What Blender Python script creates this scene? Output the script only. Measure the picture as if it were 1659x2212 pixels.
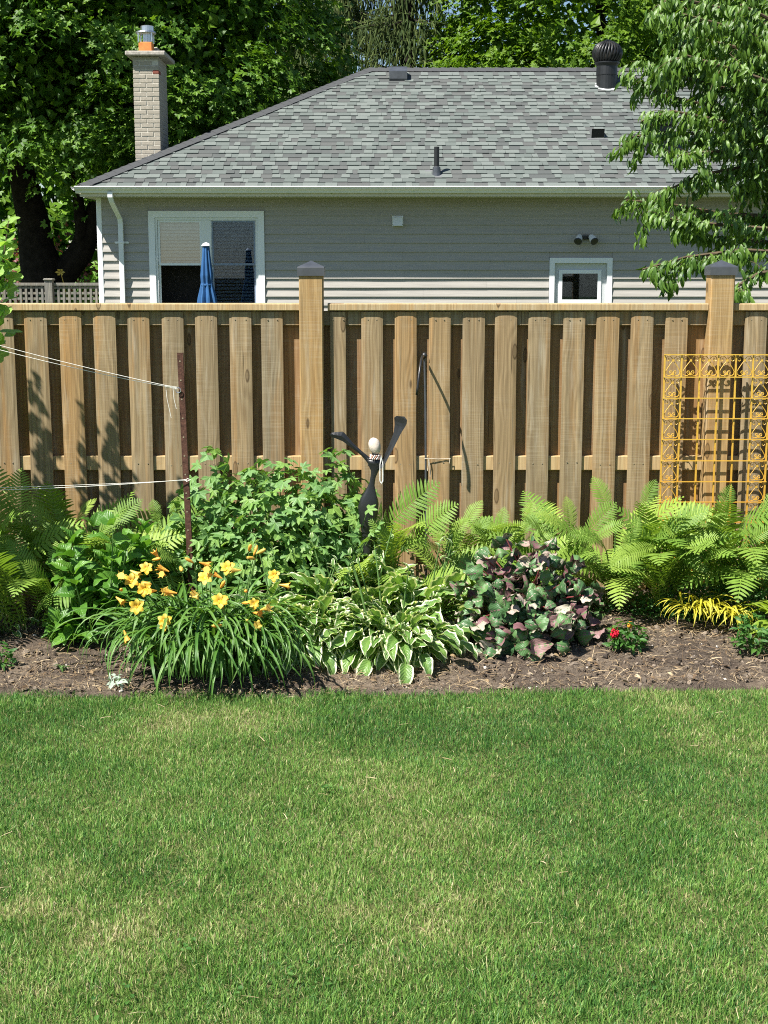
import bpy, math, random
import numpy as np
from mathutils import Vector, Matrix, noise as mnoise

SC = bpy.context.scene
for o in list(bpy.data.objects):
    bpy.data.objects.remove(o)
R = math.radians
rng = np.random.default_rng(7)
random.seed(7)

# ------------------------------------------------------------------ camera, sky, sun, exposure
H = 2.04
PITCH = R(9.8)
FV = 3067.0
cd = bpy.data.cameras.new('camera')
cam = bpy.data.objects.new('camera', cd)
SC.collection.objects.link(cam)
cam.location = (0, 0, H)
cam.rotation_euler = (R(90) - PITCH, 0, 0)
cd.sensor_fit = 'VERTICAL'
cd.sensor_height = 24.0
cd.lens = 24.0 * FV / 2212.0
cd.clip_start = 0.05
cd.clip_end = 3000
SC.camera = cam

SUN_DIR = Vector((0.535, 0.45, -1.0)).normalized()      # the way the light travels
ELEV = math.asin(-SUN_DIR.z)
AZ = math.atan2(-SUN_DIR.x, -SUN_DIR.y)                # compass bearing of the sun, clockwise from +Y
world = bpy.data.worlds.new('World')
SC.world = world
world.use_nodes = True
wn = world.node_tree
bg = wn.nodes['Background']
sky = wn.nodes.new('ShaderNodeTexSky')
sky.sky_type = 'NISHITA'
sky.sun_disc = False
sky.sun_elevation = ELEV
sky.sun_rotation = AZ
sky.air_density = 1.0
sky.dust_density = 0.25
sky.ozone_density = 2.5
wn.links.new(sky.outputs[0], bg.inputs[0])
bg.inputs[1].default_value = 0.055
sd = bpy.data.lights.new('sun', 'SUN')
sd.energy = 5.0
sd.angle = R(0.53)
sd.color = (1.0, 0.955, 0.88)
so = bpy.data.objects.new('sun', sd)
SC.collection.objects.link(so)
so.rotation_euler = SUN_DIR.to_track_quat('-Z', 'Y').to_euler()
so.location = (-6, -6, 14)
SC.view_settings.view_transform = 'Standard'
SC.view_settings.look = 'None'
SC.view_settings.gamma = 1.0
SC.view_settings.use_curve_mapping = False
SC.view_settings.exposure = 1.15
SC.cycles.use_denoising = False
SC.cycles.filter_width = 1.05
SC.cycles.max_bounces = 6
SC.cycles.transparent_max_bounces = 12
SC.cycles.sample_clamp_indirect = 6.0
SC.cycles.caustics_reflective = False
SC.cycles.caustics_refractive = False

def P(u, v, Y):
    """a point seen at (u, v) of the 1659 x 2212 picture, at depth Y"""
    a, b = (u - 829.5) / FV, -(v - 1106.0) / FV
    dy = math.cos(PITCH) + b * math.sin(PITCH)
    dz = -math.sin(PITCH) + b * math.cos(PITCH)
    t = Y / dy
    return Vector((a * t, Y, H + dz * t))

# ------------------------------------------------------------------ node helpers
def mat(name):
    m = bpy.data.materials.new(name)
    m.use_nodes = True
    nt = m.node_tree
    nt.nodes.clear()
    out = nt.nodes.new('ShaderNodeOutputMaterial')
    return m, nt, out

def nd(nt, typ, ins=None, **props):
    n = nt.nodes.new(typ)
    for k, v in props.items():
        setattr(n, k, v)
    for k, v in (ins or {}).items():
        s = n.inputs[k]
        if isinstance(v, bpy.types.NodeSocket):
            nt.links.new(v, s)
        else:
            s.default_value = v
    return n

def c4(c):
    return (c[0], c[1], c[2], 1.0)

def ramp(nt, fac, stops, interp='LINEAR'):
    n = nt.nodes.new('ShaderNodeValToRGB')
    cr = n.color_ramp
    cr.interpolation = interp
    while len(cr.elements) < len(stops):
        cr.elements.new(0.5)
    for e, (p, c) in zip(cr.elements, stops):
        e.position = p
        e.color = c4(c) if len(c) == 3 else c
    nt.links.new(fac, n.inputs[0])
    return n.outputs[0]

def mth(nt, op, a, b=0.0, c=None):
    n = nt.nodes.new('ShaderNodeMath')
    n.operation = op
    for i, v in enumerate((a, b, c)):
        if v is None:
            continue
        if isinstance(v, bpy.types.NodeSocket):
            nt.links.new(v, n.inputs[i])
        else:
            n.inputs[i].default_value = v
    return n.outputs[0]

def mixc(nt, fac, a, b, mode='MIX'):
    n = nt.nodes.new('ShaderNodeMix')
    n.data_type = 'RGBA'
    n.blend_type = mode
    for i, v in ((0, fac), (6, a), (7, b)):
        s = n.inputs[i]
        if isinstance(v, bpy.types.NodeSocket):
            nt.links.new(v, s)
        elif i == 0:
            s.default_value = v
        else:
            s.default_value = c4(v)
    return n.outputs[2]

def noise(nt, vec, scale, detail=4.0, rough=0.55, dist=0.0):
    return nd(nt, 'ShaderNodeTexNoise', {'Vector': vec, 'Scale': scale, 'Detail': detail, 'Roughness': rough, 'Distortion': dist}).outputs['Fac']

def bump(nt, h, strength, dist):
    return nd(nt, 'ShaderNodeBump', {'Height': h, 'Strength': strength, 'Distance': dist}).outputs[0]

def bsdf(nt, out, color, rough=0.6, metal=0.0, spec=0.5, normal=None):
    b = nd(nt, 'ShaderNodeBsdfPrincipled')
    for k, v in (('Base Color', color), ('Roughness', rough), ('Metallic', metal), ('Specular IOR Level', spec)):
        if isinstance(v, bpy.types.NodeSocket):
            nt.links.new(v, b.inputs[k])
        elif k == 'Base Color':
            b.inputs[k].default_value = c4(v)
        else:
            b.inputs[k].default_value = v
    if normal is not None:
        nt.links.new(normal, b.inputs['Normal'])
    if out is not None:
        nt.links.new(b.outputs[0], out.inputs[0])
    return b

def rnd_vec(nt, mult=(37.0, 11.0, 91.0)):
    """object coordinates shifted by a number of the object's own"""
    tc = nd(nt, 'ShaderNodeTexCoord').outputs['Object']
    r = nd(nt, 'ShaderNodeObjectInfo').outputs['Random']
    s = nd(nt, 'ShaderNodeVectorMath', {0: (mult[0], mult[1], mult[2])}, operation='SCALE')
    nt.links.new(r, s.inputs['Scale'])
    a = nd(nt, 'ShaderNodeVectorMath', {0: tc, 1: s.outputs[0]}, operation='ADD')
    return a.outputs[0], r

# ------------------------------------------------------------------ materials
def plain(name, col, rough=0.5, metal=0.0, spec=0.5, var=0.12, scale=8.0, bmp=0.0, bscale=60.0):
    m, nt, out = mat(name)
    tc = nd(nt, 'ShaderNodeTexCoord').outputs['Object']
    n1 = noise(nt, tc, scale, 5)
    dark = tuple(c * (1 - var) for c in col)
    lite = tuple(min(1, c * (1 + var)) for c in col)
    c = ramp(nt, n1, [(0.3, dark), (0.7, lite)])
    nrm = None
    if bmp > 0:
        nrm = bump(nt, noise(nt, tc, bscale, 4), bmp, 0.004)
    bsdf(nt, out, c, rough, metal, spec, nrm)
    return m

def wood_mat(name, ca, cb, cc, dark, knots=True, rough=0.75):
    m, nt, out = mat(name)
    v, r = rnd_vec(nt)
    # knots: long cells up the board
    mp = nd(nt, 'ShaderNodeMapping', {'Vector': v, 'Scale': (7.5, 3.0, 2.3)}).outputs[0]
    vo = nd(nt, 'ShaderNodeTexVoronoi', {'Vector': mp, 'Scale': 1.0, 'Randomness': 1.0}).outputs['Distance']
    warp = mth(nt, 'MULTIPLY', mth(nt, 'SUBTRACT', 1.0, nd(nt, 'ShaderNodeMapRange', {0: vo, 1: 0.0, 2: 0.55, 3: 0.0, 4: 1.0}, interpolation_type='SMOOTHSTEP').outputs[0]), 1.5)
    # growth rings running along the board
    mr = nd(nt, 'ShaderNodeMapping', {'Vector': v, 'Scale': (9.0, 9.0, 0.55)}).outputs[0]
    nr = noise(nt, mr, 1.0, 2.0, 0.5)
    sx = nd(nt, 'ShaderNodeSeparateXYZ', {0: v})
    ring = mth(nt, 'ADD', mth(nt, 'MULTIPLY', nr, 9.0), mth(nt, 'ADD', warp, mth(nt, 'MULTIPLY', sx.outputs[0], 30.0)))
    ringf = mth(nt, 'ADD', mth(nt, 'MULTIPLY', mth(nt, 'SINE', mth(nt, 'MULTIPLY', ring, 5.0)), 0.5), 0.5)
    # fine grain
    mg = nd(nt, 'ShaderNodeMapping', {'Vector': v, 'Scale': (160.0, 160.0, 3.0)}).outputs[0]
    gr = noise(nt, mg, 1.0, 5.0, 0.6)
    # broad stain
    ms = nd(nt, 'ShaderNodeMapping', {'Vector': v, 'Scale': (10.0, 6.0, 0.9)}).outputs[0]
    st = noise(nt, ms, 1.0, 3.0, 0.55, 0.4)
    base = mixc(nt, ramp(nt, st, [(0.36, (0, 0, 0)), (0.66, (1, 1, 1))]), ca, cb)
    base = mixc(nt, mth(nt, 'MULTIPLY', mth(nt, 'POWER', r, 1.6), 0.62), base, cc)
    r2 = mth(nt, 'FRACT', mth(nt, 'MULTIPLY', r, 17.31))
    base = mixc(nt, mth(nt, 'MULTIPLY', r2, 0.45), base, tuple(x * y for x, y in zip(cb, (0.86, 0.90, 0.98))))
    mo = nd(nt, 'ShaderNodeMapping', {'Vector': v, 'Scale': (13.0, 6.0, 0.7), 'Location': (9, 2, 4)}).outputs[0]
    og = ramp(nt, noise(nt, mo, 1.0, 4.0, 0.6, 0.5), [(0.52, (0, 0, 0)), (0.68, (1, 1, 1))])
    base = mixc(nt, mth(nt, 'MULTIPLY', og, 0.55), base, tuple(x * y for x, y in zip(cc, (0.95, 0.8, 0.6))))
    base = mixc(nt, mth(nt, 'MULTIPLY', ringf, 0.3), base, dark)
    base = mixc(nt, mth(nt, 'MULTIPLY', ramp(nt, gr, [(0.38, (1, 1, 1)), (0.60, (0, 0, 0))]), 0.42), base, dark)
    # weathered pale streaks
    mw = nd(nt, 'ShaderNodeMapping', {'Vector': v, 'Scale': (26.0, 9.0, 2.2), 'Location': (3, 5, 7)}).outputs[0]
    we = ramp(nt, noise(nt, mw, 1.0, 4.0, 0.6), [(0.56, (0, 0, 0)), (0.74, (1, 1, 1))])
    base = mixc(nt, mth(nt, 'MULTIPLY', we, 0.35), base, (0.50, 0.46, 0.36))
    saw = noise(nt, nd(nt, 'ShaderNodeMapping', {'Vector': v, 'Scale': (6.0, 6.0, 150.0)}).outputs[0], 1.0, 3.0, 0.5)
    sawm = ramp(nt, noise(nt, nd(nt, 'ShaderNodeMapping', {'Vector': v, 'Scale': (4.0, 4.0, 2.5), 'Location': (1, 8, 3)}).outputs[0], 1.0, 2.0), [(0.45, (0, 0, 0)), (0.6, (1, 1, 1))])
    base = mixc(nt, mth(nt, 'MULTIPLY', mth(nt, 'MULTIPLY', ramp(nt, saw, [(0.45, (0, 0, 0)), (0.62, (1, 1, 1))]), sawm), 0.14), base, (0.50, 0.44, 0.32))
    crack = ramp(nt, noise(nt, nd(nt, 'ShaderNodeMapping', {'Vector': v, 'Scale': (75.0, 20.0, 1.4), 'Location': (6, 1, 2)}).outputs[0], 1.0, 3.0, 0.55), [(0.68, (0, 0, 0)), (0.73, (1, 1, 1))])
    base = mixc(nt, mth(nt, 'MULTIPLY', crack, 0.7), base, tuple(x * 0.5 for x in dark))
    h = mth(nt, 'ADD', mth(nt, 'MULTIPLY', ringf, 0.35), mth(nt, 'ADD', gr, mth(nt, 'MULTIPLY', crack, -0.8)))
    if knots:
        kn = ramp(nt, vo, [(0.0, (1, 1, 1)), (0.085, (0.75, 0.75, 0.75)), (0.125, (0, 0, 0))])
        core = ramp(nt, vo, [(0.0, (0, 0, 0)), (0.075, (0, 0, 0)), (0.1, (1, 1, 1)), (0.125, (0, 0, 0))])
        base = mixc(nt, mth(nt, 'MULTIPLY', kn, 0.55), base, tuple(x * 0.8 for x in dark))
        base = mixc(nt, mth(nt, 'MULTIPLY', core, 0.75), base, (0.05, 0.03, 0.014))
        h = mth(nt, 'ADD', h, mth(nt, 'MULTIPLY', kn, 0.6))
    bsdf(nt, out, base, rough, 0.0, 0.25, bump(nt, h, 0.45, 0.004))
    return m

def leaf_mat(name, cols, trans=0.28, rough=0.42, variegated=None, vein=0.25, spec=0.45, tcol=None, bmp=0.3):
    """cols: two or three base colours; each leaf takes its own place between them"""
    m, nt, out = mat(name)
    at = nd(nt, 'ShaderNodeAttribute', attribute_name='tint').outputs['Fac']
    orr = nd(nt, 'ShaderNodeObjectInfo').outputs['Random']
    f = mth(nt, 'FRACT', mth(nt, 'ADD', at, orr))
    f = mth(nt, 'PINGPONG', mth(nt, 'MULTIPLY', f, 2.0), 1.0)
    stops = [(i / max(1, len(cols) - 1), c) for i, c in enumerate(cols)]
    c = ramp(nt, f, stops)
    uv = nd(nt, 'ShaderNodeUVMap').outputs[0]
    sep = nd(nt, 'ShaderNodeSeparateXYZ', {0: uv})
    ax = mth(nt, 'ABSOLUTE', mth(nt, 'SUBTRACT', sep.outputs[0], 0.5))           # 0 midrib .. 0.5 edge
    tcn = nd(nt, 'ShaderNodeTexCoord').outputs['Object']
    nz = noise(nt, tcn, 45.0, 3)
    c = mixc(nt, mth(nt, 'MULTIPLY', nz, 0.35), c, tuple(x * 0.55 for x in cols[0]))
    # side veins
    vv = mth(nt, 'SINE', mth(nt, 'MULTIPLY', mth(nt, 'SUBTRACT', sep.outputs[1], mth(nt, 'MULTIPLY', ax, 0.6)), 55.0))
    vv = mth(nt, 'ADD', mth(nt, 'MULTIPLY', vv, 0.5), 0.5)
    if variegated:
        nz2 = noise(nt, nd(nt, 'ShaderNodeMapping', {'Vector': uv, 'Scale': (5.0, 9.0, 1.0)}).outputs[0], 1.0, 3, 0.6)
        rr = mth(nt, 'ADD', ax, mth(nt, 'MULTIPLY', mth(nt, 'SUBTRACT', nz2, 0.5), 0.28))
        rr = mth(nt, 'ADD', rr, mth(nt, 'MULTIPLY', mth(nt, 'SUBTRACT', sep.outputs[1], 0.75), 0.12))
        inner = ramp(nt, ax, [(0.0, variegated[1]), (0.22, variegated[1]), (0.34, (0, 0, 0, 1))])
        c = mixc(nt, ramp(nt, ax, [(0.02, (0.75, 0.75, 0.75)), (0.27, (0, 0, 0))]), c, variegated[1])
        lines = mth(nt, 'MULTIPLY', mth(nt, 'POWER', mth(nt, 'ADD', mth(nt, 'MULTIPLY', mth(nt, 'SINE', mth(nt, 'MULTIPLY', ax, 75.0)), 0.5), 0.5), 2.0), 0.35)
        c = mixc(nt, lines, c, tuple(x * 0.5 for x in cols[0]))
        c = mixc(nt, ramp(nt, rr, [(0.335, (0, 0, 0)), (0.37, (1, 1, 1))]), c, variegated[0])
    else:
        mid = ramp(nt, ax, [(0.0, (1, 1, 1)), (0.035, (0, 0, 0))])
        c = mixc(nt, mth(nt, 'MULTIPLY', mid, vein), c, tuple(min(1, x * 2.2) for x in cols[-1]))
    nrm = bump(nt, mth(nt, 'ADD', mth(nt, 'MULTIPLY', vv, 0.6), nz), bmp, 0.004)
    b = bsdf(nt, None, c, rough, 0.0, spec, nrm)
    tr = nd(nt, 'ShaderNodeBsdfTranslucent')
    tc2 = mixc(nt, 1.0, c, tcol or (1.0, 1.0, 0.45), 'MULTIPLY')
    tc3 = mixc(nt, 1.0, tc2, (1.9, 1.9, 1.9), 'MULTIPLY')
    nt.links.new(tc3, tr.inputs[0])
    mx = nd(nt, 'ShaderNodeMixShader', {0: trans, 1: b.outputs[0], 2: tr.outputs[0]})
    nt.links.new(mx.outputs[0], out.inputs[0])
    return m

M = {}
M['board'] = wood_mat('pine_board', (0.375, 0.285, 0.16), (0.255, 0.208, 0.128), (0.43, 0.265, 0.105), (0.11, 0.07, 0.032))
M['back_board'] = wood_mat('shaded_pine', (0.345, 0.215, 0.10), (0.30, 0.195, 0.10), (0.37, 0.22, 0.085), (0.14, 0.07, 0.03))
M['post'] = wood_mat('post_wood', (0.44, 0.30, 0.135), (0.38, 0.27, 0.13), (0.46, 0.30, 0.12), (0.16, 0.085, 0.03))
M['rail'] = wood_mat('rail_wood', (0.50, 0.38, 0.21), (0.44, 0.34, 0.19), (0.52, 0.37, 0.18), (0.24, 0.15, 0.065))
M['old_wood'] = wood_mat('grey_weathered_wood', (0.24, 0.23, 0.20), (0.19, 0.185, 0.165), (0.27, 0.25, 0.21), (0.08, 0.075, 0.065), knots=False)
M['black_metal'] = plain('black_painted_metal', (0.013, 0.014, 0.015), 0.38, 0.0, 0.55, 0.3, 12, 0.15, 90)
M['cap_metal'] = plain('black_cap_metal', (0.055, 0.06, 0.068), 0.30, 0.0, 0.8, 0.25, 12)
M['vent_black'] = plain('black_vent_paint', (0.012, 0.013, 0.014), 0.42, 0.0, 0.5, 0.25, 8)
M['white'] = plain('white_aluminium', (0.74, 0.76, 0.77), 0.38, 0.0, 0.5, 0.04, 4)
M['white_trim'] = plain('white_vinyl', (0.78, 0.80, 0.82), 0.35, 0.0, 0.5, 0.03, 4)
M['gutter'] = plain('gutter_paint', (0.72, 0.73, 0.70), 0.34, 0.0, 0.5, 0.05, 3)
M['soffit'] = plain('soffit_paint', (0.60, 0.57, 0.48), 0.5, 0.0, 0.4, 0.06, 5)
M['door'] = plain('grey_door_paint', (0.50, 0.52, 0.53), 0.42, 0.0, 0.4, 0.05, 3)
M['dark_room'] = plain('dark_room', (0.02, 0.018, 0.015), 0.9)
M['concrete'] = plain('chimney_concrete', (0.36, 0.33, 0.29), 0.9, 0.0, 0.2, 0.3, 30, 0.5, 90)
M['mortar'] = plain('mortar', (0.52, 0.50, 0.44), 0.9, 0.0, 0.2, 0.12, 30, 0.4, 120)
M['clay'] = plain('orange_clay', (0.58, 0.22, 0.07), 0.8, 0.0, 0.2, 0.15, 14, 0.2, 80)
M['steel'] = plain('stainless_steel', (0.62, 0.63, 0.65), 0.28, 0.9, 0.5, 0.08, 20)
M['rust'] = plain('rusty_steel', (0.085, 0.04, 0.027), 0.85, 0.1, 0.3, 0.5, 45, 0.5, 120)
M['rope'] = plain('white_cord', (0.78, 0.76, 0.70), 0.8, 0.0, 0.2, 0.1, 200)
M['twine'] = plain('pale_twine', (0.52, 0.46, 0.36), 0.85, 0.0, 0.15, 0.15, 200)
M['stone_head'] = plain('smooth_stone', (0.55, 0.48, 0.41), 0.8, 0.0, 0.25, 0.14, 40, 0.35, 130)
M['bead_white'] = plain('glass_bead', (0.80, 0.80, 0.76), 0.15, 0.0, 0.6, 0.1, 90)
M['bead_pink'] = plain('pink_bead', (0.80, 0.38, 0.30), 0.25, 0.0, 0.6, 0.5, 160)
M['blue_cloth'] = plain('blue_canvas', (0.032, 0.105, 0.25), 0.8, 0.0, 0.2, 0.18, 7, 0.2, 300)
M['grey_plastic'] = plain('grey_plastic', (0.33, 0.35, 0.36), 0.5)
M['flash'] = plain('lead_grey_flashing', (0.13, 0.135, 0.14), 0.6, 0.0, 0.4, 0.2, 12)
M['nail'] = plain('nail_head', (0.30, 0.25, 0.17), 0.5, 0.3)
M['bark'] = plain('tree_bark', (0.022, 0.018, 0.015), 0.95, 0.0, 0.15, 0.5, 9, 0.9, 24)
M['twig'] = plain('twig_bark', (0.10, 0.075, 0.045), 0.8, 0.0, 0.2, 0.3, 9)
M['green_stem'] = plain('green_stem', (0.10, 0.19, 0.05), 0.6, 0.0, 0.3, 0.2, 20)
M['red_stem'] = plain('dark_red_stem', (0.20, 0.045, 0.045), 0.5, 0.0, 0.4, 0.3, 20)

def yellow_mat():
    m, nt, out = mat('yellow_enamel')
    tc = nd(nt, 'ShaderNodeTexCoord').outputs['Object']
    z = nd(nt, 'ShaderNodeSeparateXYZ', {0: tc}).outputs[2]
    n1 = noise(nt, tc, 28.0, 5)
    f = mth(nt, 'ADD', mth(nt, 'MULTIPLY', z, -0.55), mth(nt, 'ADD', n1, 0.30))
    c = ramp(nt, f, [(0.0, (0.58, 0.37, 0.055)), (0.5, (0.54, 0.29, 0.035)), (0.8, (0.52, 0.20, 0.02)), (1.0, (0.34, 0.11, 0.02))])
    ru = ramp(nt, noise(nt, tc, 55.0, 5, 0.65), [(0.60, (0, 0, 0)), (0.70, (1, 1, 1))])
    c = mixc(nt, mth(nt, 'MULTIPLY', ru, 0.7), c, (0.20, 0.085, 0.03))
    bsdf(nt, out, c, 0.4, 0.0, 0.5, bump(nt, noise(nt, tc, 150, 3), 0.2, 0.002))
    return m
M['yellow'] = yellow_mat()

def siding_mat():
    m, nt, out = mat('vinyl_siding')
    v, r = rnd_vec(nt, (17.0, 0.0, 5.0))
    mg = nd(nt, 'ShaderNodeMapping', {'Vector': v, 'Scale': (3.5, 5.0, 90.0)}).outputs[0]
    g = noise(nt, mg, 1.0, 5.0, 0.6, 0.3)
    mb = nd(nt, 'ShaderNodeMapping', {'Vector': v, 'Scale': (0.8, 1.0, 14.0)}).outputs[0]
    b2 = noise(nt, mb, 1.0, 3.0)
    c = ramp(nt, g, [(0.3, (0.318, 0.302, 0.275)), (0.7, (0.425, 0.400, 0.364))])
    c = mixc(nt, mth(nt, 'MULTIPLY', b2, 0.35), c, (0.30, 0.285, 0.26))
    c = mixc(nt, mth(nt, 'MULTIPLY', r, 0.16), c, (0.285, 0.265, 0.235))
    bsdf(nt, out, c, 0.52, 0.0, 0.4, bump(nt, g, 0.18, 0.003))
    return m
M['siding'] = siding_mat()

def shingle_mat(name, col):
    m, nt, out = mat(name)
    p = nd(nt, 'ShaderNodeNewGeometry').outputs['Position']
    g = noise(nt, p, 260.0, 3, 0.7)
    b = noise(nt, p, 2.2, 4, 0.6)
    pt = noise(nt, nd(nt, 'ShaderNodeMapping', {'Vector': p, 'Scale': (26.0, 4.0, 4.0)}).outputs[0], 1.0, 3, 0.6)
    c = ramp(nt, g, [(0.3, tuple(x * 0.6 for x in col)), (0.72, tuple(x * 1.45 for x in col))])
    c = mixc(nt, mth(nt, 'MULTIPLY', b, 0.4), c, tuple(x * 0.75 for x in col))
    c = mixc(nt, mth(nt, 'MULTIPLY', pt, 0.25), c, tuple(x * 1.5 for x in col))
    bsdf(nt, out, c, 0.92, 0.0, 0.2, bump(nt, g, 0.5, 0.003))
    return m
SH = [shingle_mat('shingle_pale', (0.134, 0.152, 0.142)), shingle_mat('shingle_middle', (0.105, 0.122, 0.114)),
      shingle_mat('shingle_dark', (0.076, 0.083, 0.081)), shingle_mat('shingle_brown', (0.088, 0.093, 0.090))]
M['hip'] = shingle_mat('hip_shingle', (0.062, 0.065, 0.068))

def brick_mat(name, col):
    m, nt, out = mat(name)
    v, r = rnd_vec(nt)
    n1 = noise(nt, v, 30.0, 5, 0.65)
    c = ramp(nt, n1, [(0.25, tuple(x * 0.72 for x in col)), (0.75, tuple(x * 1.22 for x in col))])
    c = mixc(nt, mth(nt, 'MULTIPLY', r, 0.4), c, tuple(x * 0.8 for x in col))
    bsdf(nt, out, c, 0.9, 0.0, 0.2, bump(nt, noise(nt, v, 110, 4), 0.5, 0.004))
    return m
M['brick'] = brick_mat('grey_tan_brick', (0.37, 0.335, 0.275))
M['brick_red'] = brick_mat('exposed_red_brick', (0.22, 0.075, 0.055))

def glass_mat():
    m, nt, out = mat('window_glass')
    tr = nd(nt, 'ShaderNodeBsdfTransparent', {0: (0.82, 0.86, 0.86, 1)})
    gl = nd(nt, 'ShaderNodeBsdfGlossy', {0: (0.9, 0.95, 1.0, 1), 'Roughness': 0.015})
    fr = nd(nt, 'ShaderNodeFresnel', {0: 1.5})
    f = mth(nt, 'ADD', mth(nt, 'MULTIPLY', fr.outputs[0], 1.6), 0.07)
    mx = nd(nt, 'ShaderNodeMixShader', {0: f, 1: tr.outputs[0], 2: gl.outputs[0]})
    nt.links.new(mx.outputs[0], out.inputs[0])
    return m
M['glass'] = glass_mat()
def screen_mat():
    m, nt, out = mat('insect_screen')
    tr = nd(nt, 'ShaderNodeBsdfTransparent', {0: (0.72, 0.75, 0.80, 1)})
    nt.links.new(tr.outputs[0], out.inputs[0])
    return m
M['screen'] = screen_mat()
M['blind'] = plain('white_blind', (0.84, 0.86, 0.88), 0.5, 0.0, 0.3, 0.04, 4)

def soil_mat():
    m, nt, out = mat('garden_soil')
    p = nd(nt, 'ShaderNodeNewGeometry').outputs['Position']
    a = noise(nt, p, 2.3, 4, 0.6)
    b = noise(nt, p, 38.0, 6, 0.7)
    d = noise(nt, p, 170.0, 4, 0.7)
    c = mixc(nt, ramp(nt, a, [(0.40, (0, 0, 0)), (0.60, (1, 1, 1))]), (0.105, 0.083, 0.066), (0.225, 0.178, 0.130))
    wet = ramp(nt, noise(nt, p, 4.5, 3, 0.5, 0.6), [(0.50, (0, 0, 0)), (0.66, (1, 1, 1))])
    c = mixc(nt, mth(nt, 'MULTIPLY', wet, 0.55), c, (0.075, 0.058, 0.046))
    c = mixc(nt, ramp(nt, b, [(0.35, (0.85, 0.85, 0.85)), (0.6, (0, 0, 0))]), c, (0.055, 0.04, 0.03))
    c = mixc(nt, ramp(nt, d, [(0.52, (0, 0, 0)), (0.75, (0.75, 0.75, 0.75))]), c, (0.36, 0.28, 0.20))
    h = mth(nt, 'ADD', b, mth(nt, 'MULTIPLY', d, 0.5))
    bsdf(nt, out, c, 0.95, 0.0, 0.15, bump(nt, h, 1.0, 0.02))
    return m
M['soil'] = soil_mat()

def attr_mat(name, stops, rough=0.9, spec=0.2, trans=0.0):
    m, nt, out = mat(name)
    at = nd(nt, 'ShaderNodeAttribute', attribute_name='tint').outputs['Fac']
    c = ramp(nt, at, stops)
    b = bsdf(nt, out, c, rough, 0.0, spec)
    if trans > 0:
        tr = nd(nt, 'ShaderNodeBsdfTranslucent', {0: c})
        mx = nd(nt, 'ShaderNodeMixShader', {0: trans, 1: b.outputs[0], 2: tr.outputs[0]})
        nt.links.new(mx.outputs[0], out.inputs[0])
    return m
M['clod'] = attr_mat('soil_clods', [(0.0, (0.05, 0.040, 0.032)), (0.45, (0.125, 0.10, 0.078)), (0.85, (0.25, 0.20, 0.15)), (0.95, (0.36, 0.31, 0.26)), (1.0, (0.52, 0.48, 0.43))])
M['straw'] = attr_mat('dry_straw', [(0.0, (0.05, 0.035, 0.024)), (0.4, (0.16, 0.105, 0.06)), (0.75, (0.33, 0.245, 0.14)), (1.0, (0.50, 0.40, 0.26))])
M['grass'] = attr_mat('lawn_grass', [(0.0, (0.050, 0.150, 0.034)), (0.3, (0.118, 0.260, 0.047)), (0.55, (0.205, 0.365, 0.068)), (0.72, (0.325, 0.42, 0.13)), (0.86, (0.45, 0.42, 0.19)), (1.0, (0.58, 0.50, 0.30))], 0.5, 0.35, 0.35)

def thatch_mat():
    m, nt, out = mat('lawn_thatch')
    p = nd(nt, 'ShaderNodeNewGeometry').outputs['Position']
    a = noise(nt, p, 60.0, 5, 0.7)
    b = noise(nt, p, 1.6, 3, 0.6)
    c = ramp(nt, a, [(0.3, (0.05, 0.07, 0.02)), (0.7, (0.15, 0.155, 0.06))])
    c = mixc(nt, mth(nt, 'MULTIPLY', b, 0.4), c, (0.11, 0.09, 0.045))
    bsdf(nt, out, c, 0.95, 0.0, 0.1, bump(nt, a, 0.8, 0.01))
    return m
M['thatch'] = thatch_mat()
M['far_ground'] = plain('neighbour_lawn', (0.06, 0.085, 0.028), 0.95, 0.0, 0.1, 0.4, 3.0, 0.5, 40)

M['maple'] = leaf_mat('maple_leaves', [(0.040, 0.108, 0.010), (0.080, 0.180, 0.014), (0.150, 0.270, 0.022)], 0.26, 0.45, spec=0.3)
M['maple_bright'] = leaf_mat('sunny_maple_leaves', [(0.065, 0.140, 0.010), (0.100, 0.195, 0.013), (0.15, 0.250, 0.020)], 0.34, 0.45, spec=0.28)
M['spruce'] = leaf_mat('spruce_needles', [(0.040, 0.070, 0.022), (0.068, 0.102, 0.028), (0.120, 0.150, 0.045)], 0.10, 0.7, spec=0.15)
M['cherry'] = leaf_mat('cherry_leaves', [(0.050, 0.115, 0.016), (0.090, 0.180, 0.024), (0.16, 0.275, 0.04)], 0.26, 0.36, spec=0.5, vein=0.35)
M['tulip'] = leaf_mat('pale_shrub_leaves', [(0.17, 0.32, 0.06), (0.23, 0.39, 0.08), (0.30, 0.46, 0.11)], 0.36, 0.42)
M['lobed'] = leaf_mat('lobed_leaves', [(0.10, 0.215, 0.060), (0.145, 0.28, 0.08), (0.20, 0.33, 0.06)], 0.24, 0.5, vein=0.3)
M['broad'] = leaf_mat('broad_green_leaves', [(0.065, 0.175, 0.022), (0.095, 0.235, 0.030), (0.14, 0.30, 0.04)], 0.28, 0.38, vein=0.2, bmp=0.6)
M['fern'] = leaf_mat('fern_fronds', [(0.115, 0.22, 0.030), (0.19, 0.31, 0.048), (0.285, 0.395, 0.065)], 0.26, 0.5, spec=0.35)
M['hosta'] = leaf_mat('variegated_hosta', [(0.085, 0.195, 0.045), (0.135, 0.26, 0.06), (0.20, 0.335, 0.075)], 0.26, 0.40, variegated=((0.72, 0.74, 0.50), (0.20, 0.34, 0.075)), bmp=0.5)
M['daylily'] = leaf_mat('strap_leaves', [(0.060, 0.160, 0.026), (0.095, 0.215, 0.036), (0.15, 0.28, 0.06)], 0.24, 0.36, vein=0.1)
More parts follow.
